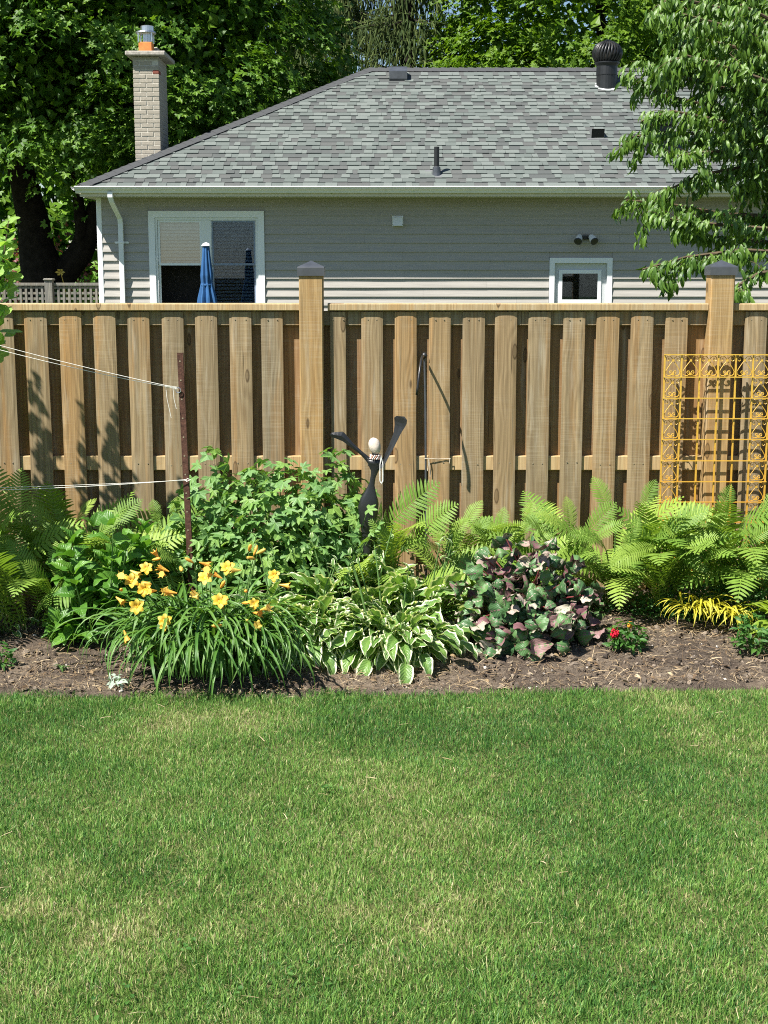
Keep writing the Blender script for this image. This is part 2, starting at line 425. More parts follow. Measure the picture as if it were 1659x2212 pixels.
M['lig_top'] = leaf_mat('ligularia_green', [(0.052, 0.130, 0.048), (0.085, 0.185, 0.062), (0.13, 0.25, 0.08)], 0.16, 0.48, vein=0.08, bmp=0.25)
M['lig_under'] = leaf_mat('ligularia_underside', [(0.17, 0.065, 0.08), (0.33, 0.21, 0.19), (0.53, 0.49, 0.38)], 0.16, 0.55, vein=0.0, tcol=(1, .8, .7), bmp=0.25)
M['petal'] = leaf_mat('yellow_petals', [(0.80, 0.50, 0.035), (0.84, 0.60, 0.07), (0.86, 0.66, 0.14)], 0.22, 0.5, vein=0.05, tcol=(1, .8, .3))
M['orange'] = leaf_mat('orange_buds', [(0.72, 0.36, 0.05), (0.80, 0.50, 0.08), (0.62, 0.54, 0.12)], 0.18, 0.5, vein=0.0, tcol=(1, .7, .3))
M['throat'] = plain('orange_throat', (0.78, 0.40, 0.025), 0.5, 0.0, 0.3, 0.2, 60)
M['gold_grass'] = leaf_mat('golden_grass', [(0.42, 0.40, 0.03), (0.55, 0.50, 0.045), (0.62, 0.58, 0.08)], 0.30, 0.45, vein=0.0)
M['small_green'] = leaf_mat('small_green_leaves', [(0.035, 0.115, 0.020), (0.06, 0.165, 0.028), (0.10, 0.22, 0.04)], 0.26, 0.42)
M['red_leaf'] = leaf_mat('dark_red_leaves', [(0.10, 0.02, 0.03), (0.20, 0.05, 0.05), (0.30, 0.12, 0.08)], 0.25, 0.5)
M['lime'] = leaf_mat('lime_leaves', [(0.20, 0.30, 0.03), (0.30, 0.40, 0.045)], 0.3, 0.5)
M['red_plume'] = plain('red_plume', (0.62, 0.012, 0.035), 0.7, 0.0, 0.2, 0.35, 120)
M['orange_plume'] = plain('orange_plume', (0.75, 0.30, 0.03), 0.7, 0.0, 0.2, 0.3, 120)
M['silver'] = leaf_mat('silver_leaves', [(0.30, 0.38, 0.30), (0.42, 0.50, 0.42)], 0.1, 0.8, spec=0.1)

# ------------------------------------------------------------------ mesh builder
class MB:
    def __init__(s):
        s.v, s.l, s.t, s.uv, s.ti, s.mi, s.n = [], [], [], [], [], [], 0

    def add(s, verts, faces, uv=None, tint=0.0, mi=0):
        verts = np.asarray(verts, dtype=np.float64).reshape(-1, 3)
        n = len(verts)
        s.v.append(verts)
        s.l.append(np.fromiter((i for f in faces for i in f), dtype=np.int64) + s.n)
        s.t.append(np.fromiter((len(f) for f in faces), dtype=np.int64))
        s.uv.append(np.zeros((n, 2)) + 0.5 if uv is None else np.asarray(uv, dtype=np.float64))
        s.ti.append(np.broadcast_to(np.asarray(tint, dtype=np.float64), (n,)).copy())
        s.mi.append(np.full(len(faces), mi) if np.isscalar(mi) else np.asarray(mi))
        s.n += n
        return s

    def many(s, tpl, pos, rot, scl, tint, mi=None):
        """numpy copies of a template (verts, faces, uv, mi)"""
        tv, tf, tuv = tpl[0], tpl[1], tpl[2]
        k, n = len(pos), len(tv)
        if k == 0:
            return s
        scl = np.asarray(scl, dtype=np.float64)
        if scl.ndim == 1:
            scl = scl[:, None].repeat(3, 1)
        loc = tv[None, :, :] * scl[:, None, :]
        vv = np.einsum('kij,knj->kni', rot, loc) + pos[:, None, :]
        s.v.append(vv.reshape(-1, 3))
        li = np.fromiter((i for f in tf for i in f), dtype=np.int64)
        s.l.append((li[None, :] + (np.arange(k) * n)[:, None]).ravel() + s.n)
        s.t.append(np.tile(np.fromiter((len(f) for f in tf), dtype=np.int64), k))
        s.uv.append(np.tile(tuv, (k, 1)))
        s.ti.append(np.repeat(np.asarray(tint), n))
        s.mi.append(np.zeros(k * len(tf)) if mi is None else np.full(k * len(tf), mi))
        s.n += k * n
        return s

    def box(s, x0, x1, y0, y1, z0, z1, tint=0.0, mi=0):
        v = [(x, y, z) for z in (z0, z1) for y in (y0, y1) for x in (x0, x1)]
        f = [(0, 2, 3, 1), (4, 5, 7, 6), (0, 1, 5, 4), (2, 6, 7, 3), (0, 4, 6, 2), (1, 3, 7, 5)]
        return s.add(v, f, None, tint, mi)

    def bbox(s, x0, x1, y0, y1, z0, z1, b=0.004, mi=0, tint=0.0):
        """box with its four long (z) and top edges chamfered"""
        xs = [(x0 + b, y0), (x1 - b, y0), (x1, y0 + b), (x1, y1 - b), (x1 - b, y1), (x0 + b, y1), (x0, y1 - b), (x0, y0 + b)]
        cx, cy = (x0 + x1) / 2, (y0 + y1) / 2
        def ins(p):
            return (min(max(p[0], x0 + b), x1 - b), min(max(p[1], y0 + b), y1 - b))
        v = [(*ins(p), z0) for p in xs] + [(*p, z0 + b) for p in xs] + [(*p, z1 - b) for p in xs] + [(*ins(p), z1) for p in xs]
        f = []
        for r in range(3):
            for i in range(8):
                j = (i + 1) % 8
                f.append((r * 8 + i, r * 8 + j, r * 8 + 8 + j, r * 8 + 8 + i))
        f.append(tuple(range(7, -1, -1)))
        f.append(tuple(range(24, 32)))
        return s.add(v, f, None, tint, mi)

    def xbox(s, x0, x1, y0, y1, z0, z1, b=0.004, mi=0):
        """box chamfered along its four x edges"""
        pr = [(y0 + b, z0), (y1 - b, z0), (y1, z0 + b), (y1, z1 - b), (y1 - b, z1), (y0 + b, z1), (y0, z1 - b), (y0, z0 + b)]
        v = [(x0, *p) for p in pr] + [(x1, *p) for p in pr]
        f = [(i, (i + 1) % 8, 8 + (i + 1) % 8, 8 + i) for i in range(8)] + [tuple(range(7, -1, -1)), tuple(range(8, 16))]
        return s.add(v, [tuple(reversed(q)) for q in f], None, 0.0, mi)

    def tube(s, pts, rad, n=6, mi=0, tint=0.0, cap=True):
        pts = [Vector(p) for p in pts]
        if np.isscalar(rad):
            rad = [rad] * len(pts)
        vs, up = [], Vector((0.13, 0.31, 0.94))
        for i, p in enumerate(pts):
            d = (pts[min(i + 1, len(pts) - 1)] - pts[max(i - 1, 0)])
            d = d.normalized() if d.length > 1e-9 else Vector((0, 0, 1))
            if abs(d.dot(up)) > 0.98:
                up = Vector((1, 0.2, 0.1))
            a = d.cross(up).normalized()
            b = a.cross(d).normalized()
            up = b
            for k in range(n):
                th = 2 * math.pi * k / n
                vs.append(p + (a * math.cos(th) + b * math.sin(th)) * rad[i])
        f = []
        for i in range(len(pts) - 1):
            for k in range(n):
                j = (k + 1) % n
                f.append((i * n + k, i * n + j, (i + 1) * n + j, (i + 1) * n + k))
        if cap:
            f.append(tuple(range(n - 1, -1, -1)))
            f.append(tuple(range((len(pts) - 1) * n, len(pts) * n)))
        return s.add([tuple(q) for q in vs], f, None, tint, mi)

    def lathe(s, prof, n=16, c=(0, 0, 0), mi=0, sy=1.0):
        v = [(c[0] + r * math.cos(2 * math.pi * k / n), c[1] + sy * r * math.sin(2 * math.pi * k / n), c[2] + z) for r, z in prof for k in range(n)]
        f = []
        for i in range(len(prof) - 1):
            for k in range(n):
                j = (k + 1) % n
                f.append((i * n + k, i * n + j, (i + 1) * n + j, (i + 1) * n + k))
        f.append(tuple(range(n - 1, -1, -1)))
        f.append(tuple(range((len(prof) - 1) * n, len(prof) * n)))
        return s.add(v, f, None, 0.0, mi)

    def extrude(s, pts, y0, y1, mi=0):
        """an outline in x, z (anticlockwise seen from -y) with thickness along y"""
        n = len(pts)
        v = [(x, y0, z) for x, z in pts] + [(x, y1, z) for x, z in pts]
        f = [tuple(range(n)), tuple(range(2 * n - 1, n - 1, -1))] + [((i + 1) % n, i, n + i, n + (i + 1) % n) for i in range(n)]
        return s.add(v, f, None, 0.0, mi)

    def mesh(s, name, mats, off=(0, 0, 0), smooth=False):
        me = bpy.data.meshes.new(name)
        v = np.concatenate(s.v) - np.asarray(off)
        l = np.concatenate(s.l)
        t = np.concatenate(s.t)
        me.vertices.add(len(v))
        me.vertices.foreach_set('co', v.astype(np.float32).ravel())
        me.loops.add(len(l))
        me.loops.foreach_set('vertex_index', l.astype(np.int32))
        me.polygons.add(len(t))
        st = np.concatenate([[0], np.cumsum(t)[:-1]])
        me.polygons.foreach_set('loop_start', st.astype(np.int32))
        for m_ in (mats if isinstance(mats, (list, tuple)) else [mats]):
            me.materials.append(m_)
        me.polygons.foreach_set('material_index', np.concatenate(s.mi).astype(np.int32))
        if smooth:
            me.polygons.foreach_set('use_smooth', np.ones(len(t), dtype=bool))
        else:
            me.polygons.foreach_set('use_smooth', np.zeros(len(t), dtype=bool))
        uvl = me.uv_layers.new(name='UVMap')
        uv = np.concatenate(s.uv)
        uvl.data.foreach_set('uv', uv[l].astype(np.float32).ravel())
        a = me.attributes.new('tint', 'FLOAT', 'POINT')
        a.data.foreach_set('value', np.concatenate(s.ti).astype(np.float32))
        me.update(calc_edges=True)
        return me

    def build(s, name, mats, parent=None, off=None, smooth=False):
        if off is None:
            off = ROOT.get(parent.name, (0, 0, 0)) if parent is not None else (0, 0, 0)
        o = bpy.data.objects.new(name, s.mesh(name, mats, off, smooth))
        SC.collection.objects.link(o)
        if parent is not None:
            o.parent = parent
            ROOT[o.name] = off
        return o

ROOT = {}

def tag(o, label=None, cat=None, group=None, kind=None):
    for k, v in (('label', label), ('category', cat), ('group', group), ('kind', kind)):
        if v:
            o[k] = v
    return o

def thing(name, loc, label, cat, group=None):
    o = bpy.data.objects.new(name, None)
    o.empty_display_size = 0.1
    o.location = loc
    SC.collection.objects.link(o)
    ROOT[o.name] = tuple(loc)
    return tag(o, label, cat, group)

def sub(name, parent):
    """an empty part that carries sub-parts"""
    o = bpy.data.objects.new(name, None)
    SC.collection.objects.link(o)
    o.parent = parent
    ROOT[o.name] = ROOT[parent.name]
    return o

def copies(parent, name, meshes, items, off):
    """items: (matrix, mesh index); each one an object of its own that shares its mesh"""
    proto = {}
    for mtx, k in items:
        if k not in proto:
            o = bpy.data.objects.new(name, meshes[k])
            proto[k] = o
        else:
            o = proto[k].copy()
        SC.collection.objects.link(o)
        o.parent = parent
        mm = mtx.copy()
        mm.translation = mm.translation - Vector(off)
        o.matrix_local = mm

def frames(d, n):
    d = d / np.maximum(np.linalg.norm(d, axis=1, keepdims=True), 1e-9)
    z = n - d * np.sum(n * d, axis=1, keepdims=True)
    z = z / np.maximum(np.linalg.norm(z, axis=1, keepdims=True), 1e-9)
    x = np.cross(d, z)
    return np.stack([x, d, z], axis=2)

def mtx(rot, pos, sc):
    m = Matrix([[rot[i][j] * sc for j in range(3)] + [pos[i]] for i in range(3)] + [[0, 0, 0, 1]])
    return m

def unit(a):
    return a / np.maximum(np.linalg.norm(a, axis=-1, keepdims=True), 1e-9)

# ------------------------------------------------------------------ leaf shapes
def blade(L, W, prof, nl=6, cols=(-1, 0, 1), fold=0.2, e0=0.0, e1=-0.6, wave=0.0, wn_=3, seed=0, pet=0.0, pw=0.004, cup=0.0, be=1.3):
    """a leaf along +y whose slope runs from e0 to e1 (radians above level); pet: length of its stalk"""
    rs = np.random.default_rng(seed)
    ph = rs.uniform(0, 6.28)
    v, uv, f = [], [], []
    y = z = 0.0
    T = L + pet
    np_ = 3 if pet > 0 else 0
    stations = [(-1, i / np_) for i in range(np_)] + [(i / nl, None) for i in range(nl + 1)]
    prev = 0.0
    for t, q in stations:
        dist = pet * q if t == -1 else pet + L * t
        a = e0 + (e1 - e0) * (dist / T) ** be
        y += math.cos(a) * (dist - prev)
        z += math.sin(a) * (dist - prev)
        prev = dist
        hw = pw / 2 if t == -1 else max(W / 2 * prof(t), pw / 2 if (pet > 0 and t == 0) else 0.0006)
        for c in cols:
            wz = 0 if t == -1 else wave * W * abs(c) * math.sin(wn_ * 2 * math.pi * t + ph + (1.7 if c > 0 else 0))
            up = (fold * abs(c) if cup == 0 else cup * c * c) * hw + wz
            v.append((c * hw, y - math.sin(a) * up, z + math.cos(a) * up))
            uv.append((0.5 + 0.5 * c, max(0.0, t if t != -1 else 0.0)) if t != -1 else (0.5, 0.0))
    nc = len(cols)
    for i in range(len(stations) - 1):
        for j in range(nc - 1):
            f.append((i * nc + j, i * nc + j + 1, (i + 1) * nc + j + 1, (i + 1) * nc + j))
    return np.array(v), f, np.array(uv)

def ovate(t):
    return (math.sin(math.pi * min(1, t ** 0.72)) ** 0.85) * (1 - 0.15 * t) if t < 1 else 0.0
def lance(t):
    return math.sin(math.pi * t ** 0.8) ** 0.9 if 0 < t < 1 else 0.0
def strap(t):
    return min(1.0, 0.75 + t) * (1 - t ** 3.2) ** 0.8 if t < 1 else 0.0
def heart(t):
    if t >= 1:
        return 0.0
    return math.sqrt(max(0.0, 1 - ((t - 0.36) / 0.42) ** 2)) if t < 0.36 else (1 - ((t - 0.36) / 0.64) ** 1.9) ** 0.85
def pointed(t):
    return (math.sin(math.pi * t ** 0.58) ** 0.9) if 0 < t < 1 else 0.0

def lobed(nl, depth, L, seed=0, curl=0.25, base=0.2):
    """palmate outline: nl lobes round the stalk end; fan of triangles"""
    rs = np.random.default_rng(seed)
    pts = []
    span = R(250)
    for i in range(nl):
        th = -span / 2 + span * (i + 0.5) / nl
        ln = L * (1.0 - 0.35 * (abs(th) / (span / 2)) ** 1.3) * rs.uniform(0.92, 1.06)
        w = span / nl
        pts.append((th - w * 0.5, ln * (1 - depth) * 0.95))
        pts.append((th - w * 0.22, ln * (0.80 if depth > 0.3 else 0.93)))
        pts.append((th, ln))
        pts.append((th + w * 0.22, ln * (0.80 if depth > 0.3 else 0.93)))
    pts.append((span / 2, pts[0][1]))
    v, uv = [(0, 0, 0)], [(0.5, 0.0)]
    for th, r_ in pts:
        x, y = math.sin(th) * r_, math.cos(th) * r_
        zz = -curl * (r_ / L) ** 2 * L * 0.5 + 0.10 * L * abs(math.sin(th * nl / 2.0 * 1.0)) * rs.uniform(0.3, 1.0)
        v.append((x, y + base * L * 0, zz))
        uv.append((0.5 + 0.5 * math.sin(th), 0.5 + 0.5 * math.cos(th)))
    f = [(0, i + 1, i) for i in range(1, len(pts))]
    return np.array(v), f, np.array(uv)

def frond(L, W, seed, e0=1.25, e1=-0.35, n=27):
    """a fern frond: an arching midrib with pairs of narrow leaflets"""
    rs = np.random.default_rng(seed)
    mb = MB()
    steps = 40
    pts, angs = [(0, 0, 0)], []
    y = z = 0.0
    for i in range(steps):
        t = (i + 0.5) / steps
        a = e0 + (e1 - e0) * t ** 1.5
        y += math.cos(a) * L / steps
        z += math.sin(a) * L / steps
        pts.append((0, y, z))
        angs.append(a)
    mb.tube(pts[::4] + [pts[-1]], [0.004 * (1 - 0.8 * i / 11) for i in range(len(pts[::4]) + 1)], 4, tint=0.9)
    tw = rs.uniform(-0.25, 0.25)
    for k in range(n):
        t = 0.10 + 0.89 * (k / (n - 1))
        i = min(steps - 1, int(t * steps))
        a = angs[i]
        p = np.array(pts[i]) + (np.array(pts[i + 1]) - np.array(pts[i])) * (t * steps - i)
        if t < 0.62:
            ln = 0.10 + 0.90 * ((t - 0.06) / 0.56) ** 0.9
        else:
            ln = max(0.05, 1 - ((t - 0.62) / 0.385) ** 1.9)
        ln *= W / 2
        tang = np.array([0, math.cos(a), math.sin(a)])
        nor = np.array([0, -math.sin(a), math.cos(a)])
        for sgn in (-1, 1):
            fw = 0.32 + 0.35 * t + rs.uniform(-0.06, 0.06)
            d = unit(np.array([sgn * 1.0, 0, 0]) + tang * fw + nor * (0.16 + tw * sgn + rs.uniform(-0.08, 0.08)))
            wd = tang - d * np.dot(tang, d)
            wd = unit(wd)
            w = min(0.024, L / n * 0.72) * (0.55 + 0.45 * ln / (W / 2))
            dn = np.cross(d, wd) * sgn
            dn = dn if dn[2] > 0 else -dn
            l_ = ln * rs.uniform(0.93, 1.05)
            droop = rs.uniform(0.10, 0.22)
            vs, uvs = [], []
            for q, ww in ((0, 0.7), (0.35, 1.0), (0.72, 0.72), (1.0, 0.04)):
                c = p + d * l_ * q - dn * droop * l_ * q * q
                vs += [c - wd * w / 2 * ww, c + wd * w / 2 * ww]
                uvs += [(0.3, 0.15 + q * .2), (0.7, 0.15 + q * .2)]
            fs = [(0, 1, 3, 2), (2, 3, 5, 4), (4, 5, 7, 6)]
            if sgn < 0:
                fs = [tuple(reversed(x)) for x in fs]
            mb.add(vs, fs, uvs, 0.0)
    return mb.mesh('frond', M['fern'])

def leaf_mesh(name, tpl, m, smooth=True, thick=None, under=None):
    mb = MB().add(tpl[0], tpl[1], tpl[2])
    mats = [m]
    if under is not None:
        v = tpl[0].copy()
        v[:, 2] -= 0.0012
        mb.add(v, [tuple(reversed(q)) for q in tpl[1]], tpl[2], 0.37, 1)
        mats = [m, under]
    return mb.mesh(name, mats, smooth=smooth)

def bed_z(x, y):
    t = min(1.0, max(0.0, (y - 6.62) / 0.75))
    return 0.015 + 0.085 * (t * t * (3 - 2 * t)) + 0.02 * mnoise.noise(Vector((x * 0.9, y * 0.9, 3.1)))

EDGE = [(-9, 6.62), (-2.4, 6.62), (-1.5, 6.60), (-0.6, 6.58), (0.1, 6.63), (0.8, 6.66), (1.4, 6.70), (2.2, 6.76), (9, 6.9)]
def edge_y(x):
    xs = np.array([p[0] for p in EDGE])
    ys = np.array([p[1] for p in EDGE])
    return np.interp(x, xs, ys)

# ------------------------------------------------------------------ ground, lawn, bed
o = MB().add([(-400, -60, -0.06), (400, -60, -0.06), (400, 900, -0.06), (-400, 900, -0.06)], [(0, 1, 2, 3)]).build('ground', M['far_ground'])
tag(o, kind='structure')
xs = np.linspace(-9, 9, 91)
v, f = [], []
for i, x in enumerate(xs):
    v += [(x, -4, 0.0), (x, 3, 0.0), (x, float(edge_y(x)) - 0.02, 0.0), (x, float(edge_y(x)) + 0.01, -0.05)]
for i in range(90):
    for j in range(3):
        f.append((i * 4 + j, (i + 1) * 4 + j, (i + 1) * 4 + j + 1, i * 4 + j + 1))
o = MB().add(v, f).build('lawn', M['thatch'])
tag(o, kind='structure')

nx, ny = 430, 110
X = np.linspace(-5, 5, nx)
v = []
for j in range(ny):
    for i in range(nx):
        x = X[i]
        e = float(edge_y(x)) - 0.03
        y = e + (8.75 - e) * (j / (ny - 1)) ** 1.1
        z = bed_z(x, y)
        z += 0.020 * mnoise.noise(Vector((x * 6, y * 6, 0))) + 0.013 * mnoise.noise(Vector((x * 17, y * 17, 4))) + 0.007 * mnoise.noise(Vector((x * 41, y * 41, 8)))
        v.append((x, y, z - (0.03 if j == 0 else 0)))
f = [(j * nx + i, j * nx + i + 1, (j + 1) * nx + i + 1, (j + 1) * nx + i) for j in range(ny - 1) for i in range(nx - 1)]
o = MB().add(v, f).build('garden_bed', M['soil'], smooth=True)
tag(o, kind='structure')

# clods, pebbles and straw lying on the soil
def ico():
    import bmesh
    bm = bmesh.new()
    bmesh.ops.create_icosphere(bm, subdivisions=1, radius=1.0)
    vv = np.array([q.co[:] for q in bm.verts])
    ff = [tuple(q.index for q in p.verts) for p in bm.faces]
    bm.free()
    return vv, ff
IV, IF = ico()
def ico_tpl(seed, rough=0.3):
    rs = np.random.default_rng(seed)
    vv = IV * (1 + rs.uniform(-rough, rough, (len(IV), 1)))
    return vv, IF, np.zeros((len(vv), 2)) + 0.5
def rand_rot(k, rs):
    return frames(rs.normal(size=(k, 3)), rs.normal(size=(k, 3)))
mb = MB()
for s_ in range(6):
    k = 1500
    x = rng.uniform(-3.6, 3.6, k)
    y = edge_y(x) + rng.uniform(0.0, 1.0, k) ** 1.2 * 1.7
    z = np.array([bed_z(a, b) for a, b in zip(x, y)])
    sc = np.clip(rng.lognormal(-5.25, 0.60, k), 0.0025, 0.026)
    mb.many(ico_tpl(s_), np.stack([x, y, z + sc * 0.3], 1), rand_rot(k, rng), sc[:, None] * np.array([1.1, 0.9, 0.65]), np.where((rng.random(k) < 0.04) & (sc < .011), 1.0, rng.random(k) * 0.86))
o = mb.build('soil_clods', M['clod'])
tag(o, kind='stuff')
mb = MB()
tplS = (np.array([(-.5, 0, 0), (.5, 0, 0), (-.5, .5, .10), (.5, .5, .10), (-.3, 1, 0), (.3, 1, 0)]), [(0, 1, 3, 2), (2, 3, 5, 4)], np.zeros((6, 2)) + .5)
k = 17000
x = rng.uniform(-3.6, 3.6, k)
y = edge_y(x) + rng.uniform(0.0, 1.0, k) ** 1.2 * 1.6
z = np.array([bed_z(a, b) for a, b in zip(x, y)]) + rng.uniform(0.006, 0.022, k)
d = np.stack([rng.normal(size=k), rng.normal(size=k), rng.normal(size=k) * 0.22], 1)
n_ = np.stack([rng.normal(size=k) * .4, rng.normal(size=k) * .4, np.ones(k)], 1)
ln = rng.uniform(0.012, 0.075, k)
mb.many(tplS, np.stack([x, y, z], 1), frames(d, n_), np.stack([rng.uniform(0.0012, 0.0035, k), ln, ln], 1), np.clip(rng.normal(0.55, 0.25, k), 0, 1))
k = 420
x = rng.uniform(-3.6, 3.6, k)
y = edge_y(x) + rng.uniform(0.0, 1.0, k) ** 1.2 * 1.5
z = np.array([bed_z(a, b) for a, b in zip(x, y)]) + rng.uniform(0.012, 0.028, k)
dl_ = blade(.036, .018, lance, 4, (-1, 0, 1), .6, .3, -.9)
mb.many(dl_, np.stack([x, y, z], 1), frames(np.stack([rng.normal(size=k), rng.normal(size=k), rng.normal(size=k) * .3], 1), np.array([0, 0, 1.0]) + rng.normal(size=(k, 3)) * .5), rng.uniform(.5, 1.3, k), np.clip(rng.normal(0.45, 0.25, k), 0, 1))
o = mb.build('straw_litter', M['straw'])
tag(o, kind='stuff')

# grass
def vnoise(x, y, s, seed):
    rs = np.random.default_rng(seed)
    g = rs.random((96, 96))
    fx, fy = (x * s) % 95, (y * s) % 95
    ix, iy = fx.astype(int), fy.astype(int)
    tx, ty = fx - ix, fy - iy
    tx, ty = tx * tx * (3 - 2 * tx), ty * ty * (3 - 2 * ty)
    a = g[ix, iy] * (1 - tx) + g[ix + 1, iy] * tx
    b = g[ix, iy + 1] * (1 - tx) + g[ix + 1, iy + 1] * tx
    return a * (1 - ty) + b * ty
K = 640000
y = 2.9 + 3.76 * rng.random(K) ** 1.15
hw = 1.15 + y * 0.30
x = rng.uniform(-1, 1, K) * hw
keep = y < edge_y(x) + rng.normal(0, 0.018, K) + 0.09 * (vnoise(x + 20, y + 20, 7.0, 12) - .5)
x, y = x[keep], y[keep]
K = len(x)
sx, sy_ = x + 20, y + 20
patch = 0.55 * vnoise(sx, sy_, 1.3, 1) + 0.30 * vnoise(sx, sy_, 3.7, 2) + 0.15 * vnoise(sx, sy_, 11.0, 3)
dry = 0.6 * vnoise(sx, sy_, 2.1, 4) + 0.4 * vnoise(sx, sy_, 8.0, 5)
tint = np.clip(rng.normal(0.0, 0.23, K) + 0.35 + (patch - 0.5) * 0.72 + np.clip(dry - 0.58, 0, 1) * 0.9, 0, 1)
tint = np.where(rng.random(K) < 0.035 + 0.10 * np.clip(dry - 0.5, 0, 1) * 4, rng.uniform(0.72, 1.0, K), tint)
lean = np.where(rng.random(K) < .35, vnoise(sx, sy_, 6.0, 6) * 6.28 * 1.3 + rng.normal(0, 0.7, K), rng.uniform(0, 6.28, K))
th = np.clip(np.abs(rng.normal(0.42, 0.36, K)), 0.03, 1.35)
ed = np.clip(1 - (edge_y(x) - y) / 0.12, 0, 1)
hgt = rng.uniform(0.016, 0.039, K) * (0.7 + 0.6 * vnoise(sx, sy_, 7.0, 8)) * (1 + 0.25 * ed)
wid = rng.uniform(0.0014, 0.0040, K)
dx, dy = np.cos(lean), np.sin(lean)
fa = rng.uniform(0, 6.28, K)
wx, wy = np.cos(fa) * wid / 2, np.sin(fa) * wid / 2
base = np.stack([x, y, np.full(K, -0.004)], 1)
mid = base + np.stack([dx * np.sin(th) * .45, dy * np.sin(th) * .45, np.cos(th) * .62 + 0.02], 1) * hgt[:, None]
tip = base + np.stack([dx * np.sin(th) * 1.1, dy * np.sin(th) * 1.1, np.cos(th) * 0.98 + 0.02], 1) * hgt[:, None]
w3 = np.stack([wx, wy, np.zeros(K)], 1)
vv = np.stack([base - w3, base + w3, mid - w3 * .9, mid + w3 * .9, tip], 1)
mb = MB()
mb.v.append(vv.reshape(-1, 3))
i0 = (np.arange(K) * 5)[:, None]
mb.l.append((i0 + np.array([[0, 1, 3, 2, 2, 3, 4]])).ravel())
mb.t.append(np.tile([4, 3], K))
mb.uv.append(np.zeros((K * 5, 2)) + .5)
mb.ti.append(np.repeat(tint, 5))
mb.mi.append(np.zeros(K * 2))
mb.n = K * 5
o = mb.build('grass', M['grass'])
tag(o, kind='stuff')

WD = blade(.016, .013, lambda t: math.sin(math.pi * min(.97, .08 + .9 * t)) ** .7 if t < 1 else .1, 3, (-1, 0, 1), .25, .25, -.3)
mb = MB()
wr = np.random.default_rng(44)
for i in range(10):
    y0 = wr.uniform(3.3, 6.45)
    x0 = wr.uniform(-1, 1) * (.5 + y0 * .29)
    k = int(wr.integers(5, 26))
    sp = .015 + .05 * wr.random()
    px_, py_ = x0 + wr.normal(0, sp, k), y0 + wr.normal(0, sp, k)
    a = wr.uniform(0, 6.28, k)
    dd = np.stack([np.cos(a), np.sin(a), wr.normal(0, .25, k)], 1)
    mb.many(WD, np.stack([px_, py_, wr.uniform(.014, .038, k)], 1), frames(dd, np.array([0, 0, 1.0]) + wr.normal(size=(k, 3)) * .3), wr.uniform(.6, 1.3, k), wr.random(k))
tag(mb.build('clover', M['small_green']), kind='stuff')
mb = MB()
k = 150
y = wr.uniform(3.1, 6.6, k)
x = wr.uniform(-1, 1, k) * (.55 + y * .29)
a = wr.uniform(0, 6.28, k)
mb.many(tplS, np.stack([x, y, wr.uniform(.015, .04, k)], 1), frames(np.stack([np.cos(a), np.sin(a), wr.normal(0, .2, k)], 1), np.array([0, 0, 1.0]) + wr.normal(size=(k, 3)) * .3), np.stack([wr.uniform(.0012, .0028, k), wr.uniform(.015, .06, k), wr.uniform(.01, .03, k)], 1), np.clip(wr.normal(.85, .12, k), 0, 1))
tag(mb.build('dry_clippings', M['straw']), kind='stuff')

# ------------------------------------------------------------------ neighbour's house
YW = 20.8          # wall
YE = 20.36         # roof edge
def wx_(u, Y=YW, v=560):
    return P(u, v, Y).x
XL = wx_(212)
XR = 8.0
ZS = P(800, 427, YW).z     # under the soffit
house = thing('house', ((XL + XR) / 2, 24.3, 0), 'grey sided bungalow with shingled hip roof and brick chimney behind the board fence', 'house')
win_u0, win_u1 = wx_(323), wx_(572)
win_z1 = P(450, 456, YW).z
win_z0 = win_z1 - 1.55
dr_u0, dr_u1 = wx_(1187), wx_(1323)
dr_z1 = P(1250, 557, YW).z
crs = 0.1275
nc_ = int((ZS - 0.25) / crs) + 1
srs = random.Random(3)
for i in range(nc_):
    z1 = ZS - i * crs
    z0 = z1 - crs
    if z0 < 0.05:
        break
    spans = [(XL + 0.07, XR)]
    cut = []
    if z0 < win_z1 and z1 > win_z0:
        cut.append((win_u0 - 0.005, win_u1 + 0.005))
    if z0 < dr_z1:
        cut.append((dr_u0 - 0.005, dr_u1 + 0.005))
    for a, b in cut:
        ns = []
        for s0, s1 in spans:
            if a > s0 and b < s1:
                ns += [(s0, a), (b, s1)]
            else:
                ns.append((s0, s1))
        spans = ns
    for s0, s1 in spans:
        xx = s0
        first = True
        while xx < s1 - 0.02:
            ln = srs.uniform(0.8, 3.66) if first else 3.66
            first = False
            xe = min(s1, xx + ln)
            if s1 - xe < 0.25:
                xe = s1
            n = max(2, int((xe - xx) / 0.35))
            vs, fs = [], []
            # profile, top to bottom: tucked top, shallow cove, flat face, rolled lip, return
            pr0 = [(0.004, 1.0), (0.0055, 0.62), (0.014, 0.36), (0.0225, 0.05), (0.0225, 0.012), (0.003, 0.0)]
            for q in range(n + 1):
                x = xx + (xe - xx) * q / n
                wob = 0.0018 * math.sin(x * 2.1 + i * 1.7) + srs.uniform(-0.0010, 0.0010)
                for dy, dz in pr0:
                    vs.append((x, YW - dy - (wob if 0.3 > dz > 0.003 else 0), z0 + crs * dz + (0.0035 if (xx > s0 and q == 0 and dz > .9) else 0)))
            m = len(pr0)
            for q in range(n):
                for k in range(m - 1):
                    fs.append((q * m + k, q * m + k + 1, (q + 1) * m + k + 1, (q + 1) * m + k))
            MB().add(vs, fs).build('siding_panel', M['siding'], house)
            xx = xe - (0.0 if xe >= s1 - 1e-6 else -0.0015)
